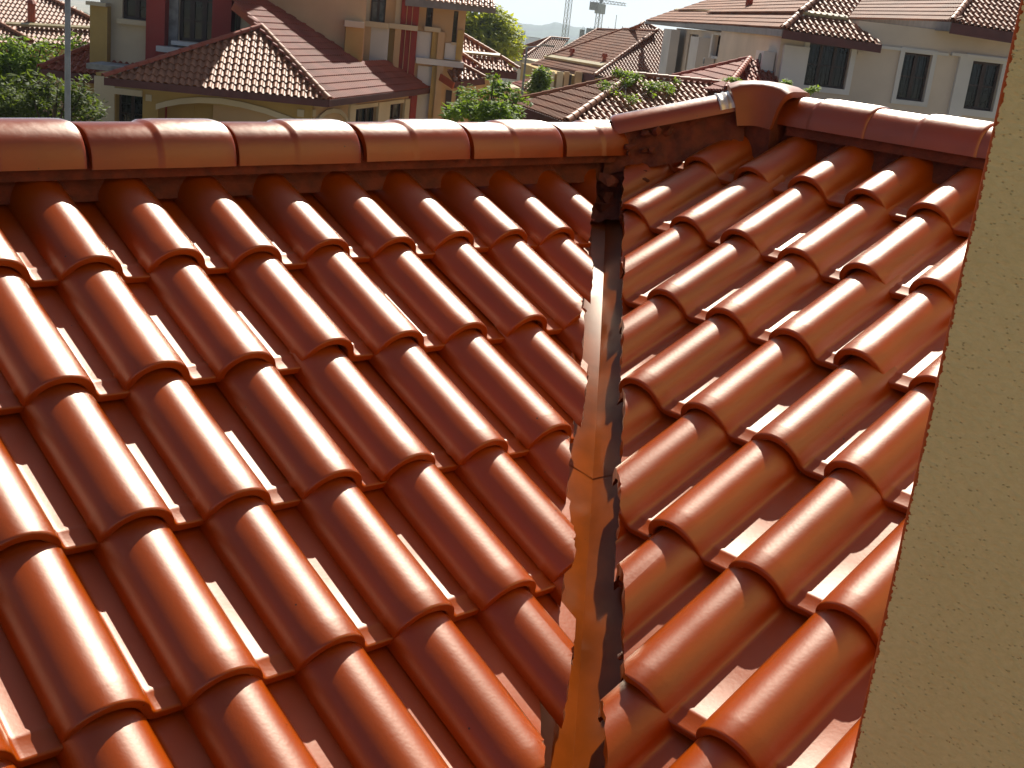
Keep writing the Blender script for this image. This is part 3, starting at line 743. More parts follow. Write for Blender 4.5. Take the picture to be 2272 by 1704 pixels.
# ------------------------------------------------------------------ left house with the hipped porch roof
H = house('house', 'cream two-storey house with brick-red columns and hipped porch roof, behind the long ridge')
ze = 3.4
L1, C1, R1 = onz(231, 172, ze), onz(729, 222, ze), onz(962, 194, ze)
da, db = (L1 - C1).normalized(), (R1 - C1).normalized(); bis = (da + db).normalized()
A1 = onp(580, 61, C1, Vector((-bis.y, bis.x, 0)))
sF = Slope(0, 0, 0, da, 28.93, [(C1, 0), (L1, 0), (A1, 0)], at=C1)
if sF.v.dot(A1 - C1) < 0 or abs((A1 - C1).dot(sF.n)) > .05: sF = Slope(0, 0, 0, da, -28.93, [(C1, 0), (L1, 0), (A1, 0)], at=C1)
ol = [(C1, 0), (R1, 0), (928, 168), (866, 138), (806, 138), (584, -3), (535, -35), (520, -2), (A1, 0)]
sR = Slope(0, 0, 0, db, 28.93, ol, at=C1)
if abs((A1 - C1).dot(sR.n)) > .05: sR = Slope(0, 0, 0, db, -28.93, ol, at=C1)
tile_slopes(H, [sF], 'fartile', solo=300, minpx=8)
tile_slopes(H, [sR], 'farred', solo=0)
capping(H, A1, C1); capping(H, A1, L1, 'farred')
fascia(H, L1, C1, 0.20, drop=.0); fascia(H, C1, R1, 0.19, drop=.0)
soffit(H, [L1, C1, R1, A1 - Vector((0, 0, A1.z - ze))])
vt = [sR.pix(518, 3), sR.pix(596, 66)]
MB().bar(vt[0] - Vector((0,0,.12)), vt[1] - Vector((0,0,.12)), .06, .26).build('verge_board', M['verge'], H)
# ground floor front
wg = Wall(686, 240, 34.7, 0)
r0 = wg.rect(212, 690, 150, 420); hole1 = wg.rect(256, 316, 210, 300)
arch_px = [(347, 243), (368, 237), (400, 231), (441, 228), (490, 230), (540, 239), (590, 252), (640, 270), (655, 277)]
hole2 = (wg.uz(350, 260)[0], wg.uz(640, 280)[0], 0.0, wg.uz(441, 229)[1])
wg.panel('wall', 'ochre', H, (r0[0], r0[1], 0.0, 3.4), [hole1, (hole2[0], hole2[1], 0.0, hole2[3])], depth=.9, back=5)
wg.window(H, hole1, 2, 2, recess=.35, grille=2)
mb = MB(); pts = [wg.uz(x, y) for x, y in arch_px]; top = hole2[3] + 0.02
for i in range(len(pts) - 1):                                          # the spandrel over the arch
    (ua, za), (ub, zb) = pts[i], pts[i+1]
    mb.hexa([wg.pt(ua, za, -.25), wg.pt(ub, zb, -.25), wg.pt(ub, zb, .006), wg.pt(ua, za, .006)], [wg.pt(ua, top, -.25), wg.pt(ub, top, -.25), wg.pt(ub, top, .006), wg.pt(ua, top, .006)])
mb.build('arch_spandrel', M['ochre'], H)
mb = MB()
for i in range(len(pts) - 1):
    (ua, za), (ub, zb) = pts[i], pts[i+1]
    mb.hexa([wg.pt(ua, za, -.2), wg.pt(ub, zb, -.2), wg.pt(ub, zb, .07), wg.pt(ua, za, .07)], [wg.pt(ua, za+.16, -.2), wg.pt(ub, zb+.16, -.2), wg.pt(ub, zb+.16, .07), wg.pt(ua, za+.16, .07)])
mb.build('arch_band', M['cream'], H)
wi = Wall(500, 250, 35.55, 0)
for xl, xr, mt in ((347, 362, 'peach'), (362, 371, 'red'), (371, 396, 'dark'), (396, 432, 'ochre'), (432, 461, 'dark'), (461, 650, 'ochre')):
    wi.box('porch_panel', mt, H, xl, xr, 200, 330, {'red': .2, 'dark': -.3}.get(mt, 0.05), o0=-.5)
wg.box('pilaster', 'cream', H, 210, 255, 170, 300, .06)
wg.box('lintel', 'cream', H, 256, 317, 198, 211, .10)
wg.box('wall_plaque', 'cream', H, 324, 337, 210, 224, .05); wg.box('wall_plaque', 'cream', H, 660, 675, 243, 259, .05)
# side wall under the right eave
ws = Wall(686, 240, 34.7, math.degrees(math.atan2(db.dot(FWD), db.dot(RIGHT))))
r0 = ws.rect(688, 965, 215, 400); h1 = ws.rect(784, 832, 240, 330); h2 = ws.rect(859, 890, 231, 330); h3 = ws.rect(929, 945, 213, 330)
ws.panel('wall', 'peach', H, (0.06, r0[1], 0.0, 3.4), [h1, h2, h3], depth=.25, back=3)
ws.window(H, h1, 3, 2); ws.window(H, h2, 2, 3, pane='curtain'); ws.window(H, h3, 1, 2)
for a in ((770, 783, 231, 300), (833, 858, 226, 300), (891, 901, 220, 300)): ws.box('pilaster', 'cream', H, *a, .07)
ws.box('lintel', 'cream', H, 783, 833, 230, 239, .06); ws.box('lintel', 'cream', H, 859, 891, 222, 230, .06)
ws.box('pilaster', 'red', H, 901, 913, 212, 300, .12); ws.box('pilaster', 'white', H, 919, 928, 209, 300, .06); ws.box('pilaster', 'cream', H, 946, 952, 208, 300, .06)
ws.box('wall_plaque', 'cream', H, 689, 697, 243, 258, .05)
sa = [(698, 270), (706, 256), (720, 244), (736, 240), (752, 243), (762, 252), (768, 266)]; mb = MB(); pts = [ws.uz(x, y) for x, y in sa]
for i in range(len(pts) - 1):
    (ua, za), (ub, zb) = pts[i], pts[i+1]
    mb.hexa([ws.pt(ua, za-.13, -.02), ws.pt(ub, zb-.13, -.02), ws.pt(ub, zb-.13, .06), ws.pt(ua, za-.13, .06)], [ws.pt(ua, za, -.02), ws.pt(ub, zb, -.02), ws.pt(ub, zb, .06), ws.pt(ua, za, .06)])
mb.build('arch_band', M['cream'], H)
# upper floor, left part
wa = Wall(400, 50, 38.4, 0)
r0 = wa.rect(222, 523, -70, 160); hA = wa.rect(272, 333, -45, 44); hB = wa.rect(398, 479, -45, 94)
wa.panel('wall', 'cream', H, (r0[0], r0[1], 0.0, 7.9), [hA, hB], depth=.3, back=6)
wa.window(H, hA, 2, 2, bar=.09); wa.window(H, hB, 3, 3, bar=.09)
wa.box('pillar', 'ochre', H, 207, 245, 12, 300, .35); wa.box('pillar_cap', 'cream', H, 202, 246, 5, 13, .50, -.1)
wa.box('window_sill', 'cream', H, 264, 334, 44, 55, .22); wa.box('pillar', 'red', H, 335, 376, -70, 200, .55); wa.box('pillar', 'red', H, 480, 522, -70, 140, .55)
wa.box('window_reveal', 'concrete', H, 377, 397, -70, 110, .10); wa.box('window_sill', 'white', H, 388, 478, 94, 103, .45); wa.box('window_sill', 'white', H, 363, 420, 103, 115, .85)
ua = [wa.uz(150, 50)[0], wa.uz(604, 50)[0]]; b4 = [wa.pt(ua[0], 7.9, .8), wa.pt(ua[1], 7.9, .8), wa.pt(ua[1], 7.9, -10), wa.pt(ua[0], 7.9, -10)]
rd = [wa.pt(ua[0] + 3.5, 9.9, -4.6), wa.pt(ua[1] - 3.5, 9.9, -4.6)]
MB().add(b4 + rd, [(0, 1, 5, 4), (1, 2, 5), (2, 3, 4, 5), (3, 0, 4), (3, 2, 1, 0)]).build('upper_roof', M['fartile2'], H)
wgab = Wall(560, 50, 37.6, 0); MB().prism([wgab.pt(*wgab.uz(x, y)) for x, y in ((532, 22), (532, 100), (594, 100), (590, 66))], wgab.n*-.3).build('gable_wall', M['cream'], H); wgab.box('gable_gap_shade', 'dark', H, 525, 533, 12, 100, .05, -.4)  # shade of the gap beside the gable, put in as a dark block
# lean-to on the left
eL = onz(89, 151, 3.1)
sL = Slope(89, 151, 0, 2, 25, [(89, 151), (338, 178), (338, 100), (236, 90)], at=eL)
tile_slopes(H, [sL], 'farred', solo=0)
sL2 = [sL.pix(89, 151), sL.pix(236, 90), sL.pix(81, 141) + FWD*3.0]
MB().prism([p - Vector((0,0,.03)) for p in sL2], (0, 0, -.05)).build('roof_boards', M['farred'], H)
capping(H, sL.pix(236, 90), sL.pix(89, 151), 'farred', solo=False); capping(H, sL.pix(338, 100), sL.pix(236, 90), 'farred', solo=False)
fascia(H, sL.pix(89, 151), sL.pix(338, 178), .26)
wl = Wall(150, 180, 38.2, 0); wl.panel('wall', 'peach', H, (wl.uz(150, 180)[0], wl.uz(330, 180)[0], 0, 3.0), [], back=3)
wc = Wall(250, 150, 36.2, 0); wc.box('canopy_slab', 'concrete', H, 204, 306, 144, 156, .5, -.9)
# upper floor, right part above the long roof
pw0, pw1 = sR.pix(584, 0), sR.pix(806, 141); yw = math.degrees(math.atan2((pw1 - pw0).dot(FWD), (pw1 - pw0).dot(RIGHT)))
wb = Wall(806, 60, (pw1 - CAM).dot(FWD) + .12, min(12, max(0, yw)))
r0 = wb.rect(560, 806, -70, 300)
wb.panel('wall', 'peach', H, (r0[0], r0[1], 0.0, wb.uz(806, -62)[1]), [], depth=.25, back=7)
wb.box('bay', 'ochre', H, 764, 803, 60, 145, .25); wb.box('ledge', 'cream', H, 763, 806, 46, 60, .4)
wb = Wall(870, 60, 44.15, 4)
r0 = wb.rect(796, 1026, -70, 300); k1 = wb.rect(824, 857, -45, 51); k2 = wb.rect(945, 960, 13, 59); k3 = wb.rect(1004, 1014, 24, 94)
wb.panel('wall', 'peach', H, (r0[0], r0[1], 0.0, wb.uz(806, -62)[1]), [k1, k2, k3], depth=.25, back=7)
wb.window(H, k1, 2, 2, pane='curtain'); wb.window(H, k2, 1, 2); wb.window(H, k3, 1, 4, bar=.03)
wb.box('bay_pilaster', 'peach', H, 803, 821, 56, 190, .55); wb.box('bay_panel', 'white', H, 821, 860, 60, 190, .50)
wb.box('bay', 'ochre', H, 860, 873, 60, 190, .30); wb.box('bay_pilaster', 'peach', H, 873, 886, 60, 190, .52)
wb.box('ledge', 'cream', H, 800, 864, 48, 60, .68); wb.box('ledge', 'cream', H, 864, 927, 54, 65, .60)
wb.box('pilaster', 'cream', H, 808, 823, -60, 48, .14); wb.box('pilaster', 'cream', H, 880, 892, -60, 54, .14)
fin = wb.box('fin_panel', 'red', H, 887, 926, -60, 200, .22)
for x in (899, 911): wb.box('fin', 'peach', fin, x, x + 1.4, -60, 200, .26, .2)
wb.box('wall_panel', 'white', H, 921, 955, 70, 132, .05); wb.box('wall_panel', 'white', H, 986, 1011, 96, 132, .05); wb.box('wall_panel', 'white', H, 921, 952, 146, 300, .05)
wb.box('ledge', 'cream', H, 941, 977, 60, 70, .30); wb.box('pilaster', 'ochre', H, 957, 970, 70, 132, .16); wb.box('pilaster', 'peach', H, 970, 984, 70, 132, .26)
wb.box('ledge', 'white', H, 922, 1028, 132, 145, .32); wb.box('pilaster', 'ochre', H, 1012, 1025, 66, 132, .12)
wb.box('pilaster', 'ochre', H, 952, 963, 145, 300, .2); wb.box('pilaster', 'peach', H, 963, 977, 145, 300, .3)
wb.box('lintel', 'cream', H, 1001, 1017, 94, 100, .1)
for xl, xr in ((985, 998), (1008, 1018)): wb.box('shutter', 'brown', H, xl, xr, 200, 300, .04)
# upper eave at the right and the little canopy roof
sU = Slope(931, 0, 43.0, 4, 27, [(900, -5), (1101, 13), (1084, 0), (1040, -45), (880, -60)])
tile_slopes(H, [sU], 'fartile', solo=0); fascia(H, sU.pix(900, -5), sU.pix(1101, 13), .26, mat='greyfascia', drop=0)
MB().prism([sU.pix(900, -5) - Vector((0,0,.22)), sU.pix(1101, 13) - Vector((0,0,.22)), sU.pix(1101, 13) + FWD*2.6 - Vector((0,0,.22)), sU.pix(900, -5) + FWD*2.6 - Vector((0,0,.22))], (0,0,-.03)).build('soffit', M['greyfascia'], H)
sV = Slope(1009, 183, 43.2, 5, 24, [(1007, 182), (1076, 173), (1028, 146), (992, 156)])
tile_slopes(H, [sV], 'fartile', solo=0); fascia(H, sV.pix(1007, 182), sV.pix(1076, 173), .22, mat='fascia', drop=0); capping(H, sV.pix(1028, 146), sV.pix(1076, 173), 'fartile', solo=False, r=.08)
MB().bar(sV.pix(977, 164) - Vector((0,0,.1)), sV.pix(1007, 184) - Vector((0,0,.1)), .06, .24).build('verge_board', M['verge'], H)

# ------------------------------------------------------------------ house at the far left
H = house('house', 'red-tiled house with pale roof band, behind the lamp post at far left')
s1 = Slope(100, 92, 52, 3, 27, [(-60, 86), (215, 99), (215, 48), (108, -2), (60, -26), (-60, -40)])
tile_slopes(H, [s1], 'fartile', solo=0, seg=4)
s2 = Slope(40, 92, 50.5, 3, 27, [(-60, 87), (70, 93), (0, 54), (-60, 20)])
tile_slopes(H, [s2], 'fartile', solo=0, seg=4)
capping(H, s1.pix(60, -26), s1.pix(215, 49), 'fartile', solo=False); capping(H, s2.pix(0, 54), s2.pix(70, 93), 'fartile', solo=False); capping(H, s2.pix(-60, 20), s2.pix(0, 54), 'fartile', solo=False)
MB().bar(s1.pix(14, 57) + s1.n*.10, s1.pix(215, 67) + s1.n*.10, .16, .10, up=s1.n).build('roof_band', M['flash'], H)
vp_ = s1.pix(70, 48); MB().tube(vp_, vp_ + Vector((0,0,.75)), .16, .16).tube(vp_ + Vector((0,0,.75)), vp_ + Vector((0,0,.9)), .26, .12).build('roof_vent', M['farred'], H)
fascia(H, s1.pix(-60, 86), s1.pix(215, 99), .24)
wq = Wall(60, 110, 52.8, 0); rr = wq.rect(-60, 215, 80, 200); hq = wq.rect(14, 62, 99, 125)
wq.panel('wall', 'peach', H, (rr[0], rr[1], 0, wq.uz(60, 88)[1]), [hq], back=8); wq.window(H, hq, 2, 2)

# ------------------------------------------------------------------ low house roof before the right-hand house, creeper on it
H = house('house', 'low brown hip-roofed house just beyond the near ridge, creeper on its tiles')
yaw = 20; e1 = yawdir(yaw); e2 = yawdir(yaw + 90); zr = 4.97
A4 = onz(1405, 168, zr); K4 = onp(1257, 272, A4, Vector((0,0,1)).cross((e1 + e2).normalized())); F4 = onp(1133, 228, A4, Vector((0,0,1)).cross((e2 - e1).normalized()))
pf = math.degrees(math.atan2(A4.z - K4.z, abs((K4 - A4).dot(e2))))
R4 = onz(1668, 194, zr)
sA = Slope(0, 0, 0, e1, pf, [(A4, 0), (K4, 0), (1700, 330), (1740, 300), (R4, 0)], at=K4)
if abs((A4 - K4).dot(sA.n)) > .05: sA = Slope(0, 0, 0, e1, -pf, [(A4, 0), (K4, 0), (1700, 330), (1740, 300), (R4, 0)], at=K4)
sB = Slope(0, 0, 0, e2, 21.5, [(A4, 0), (K4, 0), (1133, 228)], at=K4)
if abs((A4 - K4).dot(sB.n)) > .12: sB = Slope(0, 0, 0, e2, -21.5, [(A4, 0), (K4, 0), (1133, 228)], at=K4)
tile_slopes(H, [sA], 'fartile', solo=300, minpx=8, seg=6)
tile_slopes(H, [sB], 'fartile2', solo=0)
capping(H, A4, K4, 'fartile', r=.115); capping(H, A4, R4, 'fartile', r=.10); capping(H, A4, sB.pix(1133, 228), 'fartile2', solo=False)
fascia(H, sB.pix(1133, 228), K4, .30, drop=0)
gm = MB(); c4 = (A4 + K4 + sB.pix(1133, 228))/3
q4 = [K4 + e1*.6 + e2*.6, K4 + e1*11 + e2*.6, K4 + e1*11 + e2*8, K4 + e1*.6 + e2*7.2]
gm.prism([Vector((p.x, p.y, 0)) for p in q4], (0, 0, K4.z - .1)).build('wall', M['peach'], H)
creep_s = sA

# ------------------------------------------------------------------ right-hand house
H = house('house', 'pale two-storey house with brown tiled roofs and dark windows, upper right')
f5 = 38.0
wr = Wall(1900, 130, f5, 2)
r0 = wr.rect(1718, 2330, 60, 300); w1 = wr.rect(1788, 1882, 98, 194); w2 = wr.rect(1996, 2058, 118, 224); w3 = wr.rect(2144, 2212, 137, 245)
um = wr.uz(1892, 120)[0]; wr.panel('wall', 'lilac', H, (r0[0], um, 0.0, onf(1738, 63, 36.9).z + .02), [w1], depth=.25, back=9); wr.panel('wall', 'lilac', H, (um, r0[1], 0.0, wr.uz(1900, 45)[1]), [w2, w3], depth=.25, back=9)
wr.window(H, w1, 3, 2, bar=.06, grille=3); wr.window(H, w2, 2, 2, bar=.07, grille=3); wr.window(H, w3, 2, 2, bar=.08, grille=3)
def surround(wl, h, t=.16, o=.07, mat='white'):
    a, b, c, d = h; mb = MB()
    for x0, x1, y0, y1 in ((a-t, a-.004, c-t, d+t), (b+.004, b+t, c-t, d+t), (a-.004, b+.004, c-t, c-.004), (a-.004, b+.004, d+.004, d+t)): wl.block(mb, x0, x1, y0, y1, -.02, o)
    mb.build('window_surround', M[mat], H)
surround(wr, w1); surround(wr, w2, .14); surround(wr, w3, .2)
wr.box('pilaster', 'white', H, 1722, 1778, 100, 300, .16); wr.box('pilaster', 'white', H, 2106, 2136, 120, 330, .14); wr.box('string_course', 'white', H, 1893, 2105, 106, 113, .08); wr.box('string_course', 'white', H, 2106, 2320, 128, 135, .16)
wr.box('wall_vent', 'lilac', H, 1902, 1914, 114, 121, .05)
sl_top = onf(1738, 63, 36.9).z - .22
wl_ = Wall(1724, 120, f5 + .1, 92.5)
r0 = wl_.rect(1484, 1730, 60, 300); d1 = wl_.rect(1521, 1541, 75, 200); d2 = wl_.rect(1584, 1616, 79, 127)
wl_.panel('wall', 'lilac', H, (0.35, r0[1], 0.0, sl_top), [d1, d2], depth=.4, back=7)
wl_.window(H, d1, 1, 3); wl_.window(H, d2, 1, 2)
wl_.box('column', 'white', H, 1487, 1505, 66, 330, .7, .3); wl_.box('column', 'white', H, 1541, 1560, 82, 330, .5); wl_.box('wall_panel', 'white', H, 1618, 1662, 92, 330, .08); wl_.box('window_surround', 'white', H, 1580, 1584, 76, 130, .1)
surround(wl_, d2, .10)
# roofs
sl = Slope(1738, 63, 36.9, 93, 27, [(1738, 63), (1434, 45), (1499, 22), (1777, 31)])
if sl.v.dot(RIGHT) < 0: sl = Slope(1738, 63, 36.9, 93, -27, [(1738, 63), (1434, 45), (1499, 22), (1777, 31)])
su = Slope(1777, 30, (sl.pix(1777, 30) - CAM).dot(FWD), 93, 27, [(1777, 28), (1512, 20), (1580, -3), (1700, -45), (1868, -45)], at=sl.pix(1777, 28) + Vector((0,0,.10)))
if su.v.dot(RIGHT) < 0: su = Slope(0, 0, 0, 93, -27, [(1777, 28), (1512, 20), (1580, -3), (1700, -45), (1868, -45)], at=sl.pix(1777, 28) + Vector((0,0,.10)))
sr = Slope(1738, 64, 36.9, 10, 27, [(1738, 64), (1957, 97), (1880, 42), (1776, 31)])
sr2 = Slope(0, 0, 0, 10, 27, [(1777, 28), (1880, 40), (1912, -2), (1930, -40), (1868, -45)], at=sr.pix(1777, 28) + Vector((0,0,.08)))
s6 = Slope(2112, 47, 37.0, 95, 27, [(2112, 47), (1873, 34), (1905, -4), (1930, -40), (2184, -45)])
if s6.v.dot(RIGHT) < 0: s6 = Slope(2112, 47, 37.0, 95, -27, [(2112, 47), (1873, 34), (1905, -4), (1930, -40), (2184, -45)])
s7 = Slope(2112, 48, 37.0, 10, 27, [(2112, 48), (2310, 80), (2380, 0), (2330, -45), (2184, -45)])
tile_slopes(H, [sr, s7, sr2], 'fartile', solo=300, minpx=7)
tile_slopes(H, [sl, su, s6], 'fartile2', solo=0, seg=4)
for a, b in ((sr.pix(1776, 31), sr.pix(1738, 64)), (sr2.pix(1868, -45), sr2.pix(1777, 28)), (s7.pix(2184, -45), s7.pix(2112, 48))): capping(H, a, b, 'fartile', r=.11)
MB().bar(sl.pix(1499, 24) + sl.n*.06, sl.pix(1777, 31) + sl.n*.06, .14, .10, up=sl.n).build('roof_band', M['flash'], H)
MB().bar(sr.pix(1777, 31) + sr.n*.06, sr.pix(1878, 44) + sr.n*.06, .14, .10, up=sr.n).build('roof_band', M['flash'], H)
fascia(H, sl.pix(1434, 43), sl.pix(1738, 63), .20, mat='greyfascia'); fascia(H, sr.pix(1738, 64), sr.pix(1957, 97), .24); fascia(H, s6.pix(1873, 34), s6.pix(2112, 47), .26, mat='greyfascia'); fascia(H, s7.pix(2112, 48), s7.pix(2310, 80), .30)
mb = MB(); mb.prism([sl.pix(1434, 43) - Vector((0,0,.2)), sl.pix(1738, 63) - Vector((0,0,.2)), wr.pt(wr.uz(1957, 120)[0], sl.pix(1738, 63).z - .2), wr.pt(wr.uz(1957, 120)[0], sl.pix(1738, 63).z - .2, -9)], (0,0,-.03)).build('soffit', M['greyfascia'], H)
vq = su.pix(1661, 14); MB().tube(vq, vq + Vector((0,0,.62)), .14).build('roof_vent', M['farred'], H)
# lower roof by the wall
a5 = onf(1663, 132, f5 + .6); sg = Slope(0, 0, 0, 4, 26, [(a5, 0), (1497, 171), (1480, 215), (1620, 225), (1700, 190)], at=a5)
sg = Slope(0, 0, 0, 96, 24, [(a5, 0), (1495, 172), (1470, 200), (1610, 200)], at=a5)
if sg.v.dot(RIGHT) < 0: sg = Slope(0, 0, 0, 96, -24, [(a5, 0), (1495, 172), (1470, 200), (1610, 200)], at=a5)
sh = Slope(0, 0, 0, 6, 26, [(a5, 0), (1610, 200), (1735, 210), (1715, 150), (1690, 134)], at=a5)
tile_slopes(H, [sg, sh], 'farred', solo=0, seg=4); capping(H, a5, sg.pix(1610, 200), 'farred', solo=False); capping(H, a5, sg.pix(1495, 172), 'farred', solo=False)
# air conditioner units on the wall
def aircon(px, py, wd, hgt, label):
    o = empty('air_conditioner', (0, 0, 0)); tag(o, label, 'air conditioner', 'air conditioners on the pale house')
    u, z = wl_.uz(px, py); mb = MB(); wl_.block(mb, u, u + wd, z, z + hgt, .05, .42); mb.build('casing', M['white'], o)
    c = wl_.pt(u + wd*.36, z + hgt*.5, .42); MB().tube(c, c + wl_.n*.015, hgt*.38, n=18).build('fan_grille', M['iron'], o)
    mb = MB(); wl_.block(mb, u - .02, u + .02, z - .12, z, .0, .4); wl_.block(mb, u + wd - .02, u + wd + .02, z - .12, z, .0, .4); mb.build('bracket', M['galv'], o)
aircon(1718, 158, 1.1, .55, 'largest air conditioner box, on the pale house wall above the dark red roof')
aircon(1554, 156, .34, .30, 'leftmost small air conditioner box, beside the white column of the pale house')
aircon(1568, 152, .34, .30, 'small air conditioner box between two others, above the dark red roof')
aircon(1585, 148, .34, .30, 'small air conditioner box under the tilted window of the pale house')

# ------------------------------------------------------------------ houses farther off
H = house('house', 'brown-roofed house with two roof vents and ochre wall strips, beyond the creeper roof')
D = 64
m1 = Slope(1320, 168, D, 108, 25, [(1320, 166), (1176, 142), (1213, 128), (1342, 150)])
if m1.v.dot(RIGHT) < 0: m1 = Slope(1320, 168, D, 108, -25, [(1320, 166), (1176, 142), (1213, 128), (1342, 150)])
pol = [(1342, 147), (1215, 126), (1383, 66), (1456, 71)]
m2 = Slope(0, 0, 0, 108, 25, pol, at=m1.pix(1342, 147) + Vector((0,0,.12)))
if m2.v.dot(RIGHT) < 0: m2 = Slope(0, 0, 0, 108, -25, pol, at=m1.pix(1342, 147) + Vector((0,0,.12)))
m3 = Slope(1320, 168, D, 18, 25, [(1320, 167), (1500, 205), (1505, 70), (1460, 66)])

tile_slopes(H, [m1, m2], 'fartile2', solo=0, seg=4); tile_slopes(H, [m3], 'fartile', solo=0, seg=5)
capping(H, m3.pix(1460, 66), m3.pix(1320, 167), 'fartile', solo=False, r=.12); capping(H, m2.pix(1383, 66), m2.pix(1215, 126), 'fartile2', solo=False); capping(H, m2.pix(1383, 66), m2.pix(1456, 71), 'fartile2', solo=False)
MB().bar(m1.pix(1213, 128) + m1.n*.1, m1.pix(1342, 150) + m1.n*.1, .30, .14, up=m1.n).build('roof_band', M['flash'], H)
for x, y in ((1268, 124), (1340, 136)):
    p = m2.pix(x, y); MB().tube(p, p + Vector((0,0,.22)), .10).tube(p + Vector((0,0,.22)), p + Vector((0,0,.42)), .18, .13).build('roof_vent', M['farred'], H)
fascia(H, m1.pix(1176, 142), m1.pix(1320, 166), .34)
wm = Wall(1260, 180, D + 1.6, 8); rr = wm.rect(1212, 1500, 140, 300)
wm.panel('wall', 'ochre', H, (rr[0], rr[1], 0, wm.uz(1316, 172)[1]), [], back=10)
for xl, xr, mt in ((1213, 1222, 'cream'), (1228, 1241, 'cream'), (1244, 1254, 'peach'), (1267, 1282, 'peach'), (1298, 1310, 'peach')): wm.box('pilaster', mt, H, xl, xr, 158, 300, .25)
for xl, xr in ((1256, 1266), (1285, 1296)): wm.box('window', 'brown', H, xl, xr, 164, 205, .08)
H = house('house', 'brown tiled roof rising just behind the vented brown-roofed house')
n1 = Slope(1215, 125, 78, 108, 25, [(1190, 142), (1325, 66), (1400, 70), (1300, 150)])
if n1.v.dot(RIGHT) < 0: n1 = Slope(1215, 125, 78, 108, -25, [(1190, 142), (1325, 66), (1400, 70), (1300, 150)])
tile_slopes(H, [n1], 'fartile2', solo=0, seg=4); capping(H, n1.pix(1325, 66), n1.pix(1190, 142), 'fartile2', solo=False); capping(H, n1.pix(1325, 66), n1.pix(1400, 70), 'fartile2', solo=False)
n2 = Slope(1430, 72, 74, 18, 25, [(1400, 70), (1480, 82), (1462, 66), (1428, 50)]); n3 = Slope(0, 0, 0, 108, 25, [(1405, 70), (1385, 67), (1428, 50)], at=n2.pix(1405, 70))
tile_slopes(H, [n2], 'fartile', solo=0, seg=4); tile_slopes(H, [n3], 'fartile2', solo=0, seg=4)
capping(H, n2.pix(1428, 50), n2.pix(1404, 70), 'fartile', solo=False); capping(H, n2.pix(1428, 50), n2.pix(1470, 72), 'fartile', solo=False)
c = n1.pix(1300, 120); MB().prism([Vector((c.x, c.y, 0)) + RIGHT*a + FWD*b for a, b in ((-2, 3), (6, 5), (4, 14), (-4, 12))], (0, 0, c.z - 1.0)).build('wall', M['cream'], H)

H = house('house', 'peach house with striped red roof and pale band, left of the bright tree top')
p1 = Slope(1080, 150, 52, 6, 27, [(1020, 146), (1148, 160), (1114, 128), (1026, 76), (1000, 62)])
tile_slopes(H, [p1], 'fartile', solo=0, seg=4)
capping(H, p1.pix(1000, 62), p1.pix(1108, 126), 'fartile', solo=False); capping(H, p1.pix(1112, 128), p1.pix(1151, 154), 'fartile', solo=False)
MB().bar(p1.pix(1000, 118) + p1.n*.1, p1.pix(1108, 128) + p1.n*.1, .14, .10, up=p1.n).build('roof_band', M['flash'], H)
p2 = Slope(1050, 152, 51, 6, 27, [(1000, 146), (1070, 153), (1022, 116), (1000, 104)])
tile_slopes(H, [p2], 'farred', solo=0, seg=4); capping(H, p2.pix(1000, 104), p2.pix(1070, 151), 'fartile', solo=False)
fascia(H, p1.pix(1020, 146), p1.pix(1148, 160), .28)
wp = Wall(1070, 180, 52.6, 0); rr = wp.rect(1000, 1106, 140, 330); wp.panel('wall', 'peach', H, (rr[0], rr[1], 0, wp.uz(1070, 150)[1]), [], back=8)

H = house('house', 'small pale house with hipped brown roof, beside the thin street light')
D = 98
q1 = Slope(1163, 126, D, 110, 25, [(1163, 126), (1116, 120), (1221, 84)])
if q1.v.dot(RIGHT) < 0: q1 = Slope(1163, 126, D, 110, -25, [(1163, 126), (1116, 120), (1221, 84)])
q2 = Slope(1163, 126, D, 20, 25, [(1163, 126), (1215, 138), (1262, 88), (1221, 84)])
tile_slopes(H, [q1], 'fartile2', solo=0, seg=3); tile_slopes(H, [q2], 'fartile', solo=0, seg=3)
capping(H, q2.pix(1221, 84), q2.pix(1163, 126), 'fartile', solo=False, r=.13); capping(H, q2.pix(1221, 84), q2.pix(1262, 88), 'fartile', solo=False, r=.13); capping(H, q1.pix(1221, 84), q1.pix(1116, 120), 'fartile2', solo=False, r=.13)
fascia(H, q1.pix(1116, 120), q1.pix(1163, 126), .35, mat='greyfascia'); fascia(H, q2.pix(1163, 126), q2.pix(1215, 138), .35, mat='greyfascia')
wz = Wall(1165, 140, D + 1.2, 20); rr = wz.rect(1130, 1240, 110, 220); hz1 = wz.rect(1178, 1184, 136, 160)
wz.panel('wall', 'white', H, (rr[0], rr[1], 0, wz.uz(1165, 128)[1]), [hz1], back=9); wz.window(H, hz1, 1, 2)
H = house('house', 'low roof with a sunlit hip, half hidden by the young tree and pale house')
t1 = Slope(1162, 200, 62, 110, 24, [(1162, 197), (1135, 184), (1186, 172)])
if t1.v.dot(RIGHT) < 0: t1 = Slope(1162, 200, 62, 110, -24, [(1162, 197), (1135, 184), (1186, 172)])
t2 = Slope(1162, 200, 62, 20, 24, [(1160, 198), (1215, 214), (1216, 186), (1186, 172)])
tile_slopes(H, [t1], 'farred', solo=0, seg=4); tile_slopes(H, [t2], 'fartile', solo=0, seg=4); capping(H, t2.pix(1186, 172), t2.pix(1160, 198), 'fartile', solo=False)
c = t1.pix(1162, 197); MB().prism([Vector((c.x, c.y, 0)) + RIGHT*a + FWD*b for a, b in ((-1.2, 1.2), (3, 1.2), (3, 6), (-1.2, 6))], (0, 0, c.z - .1)).build('wall', M['cream'], H)

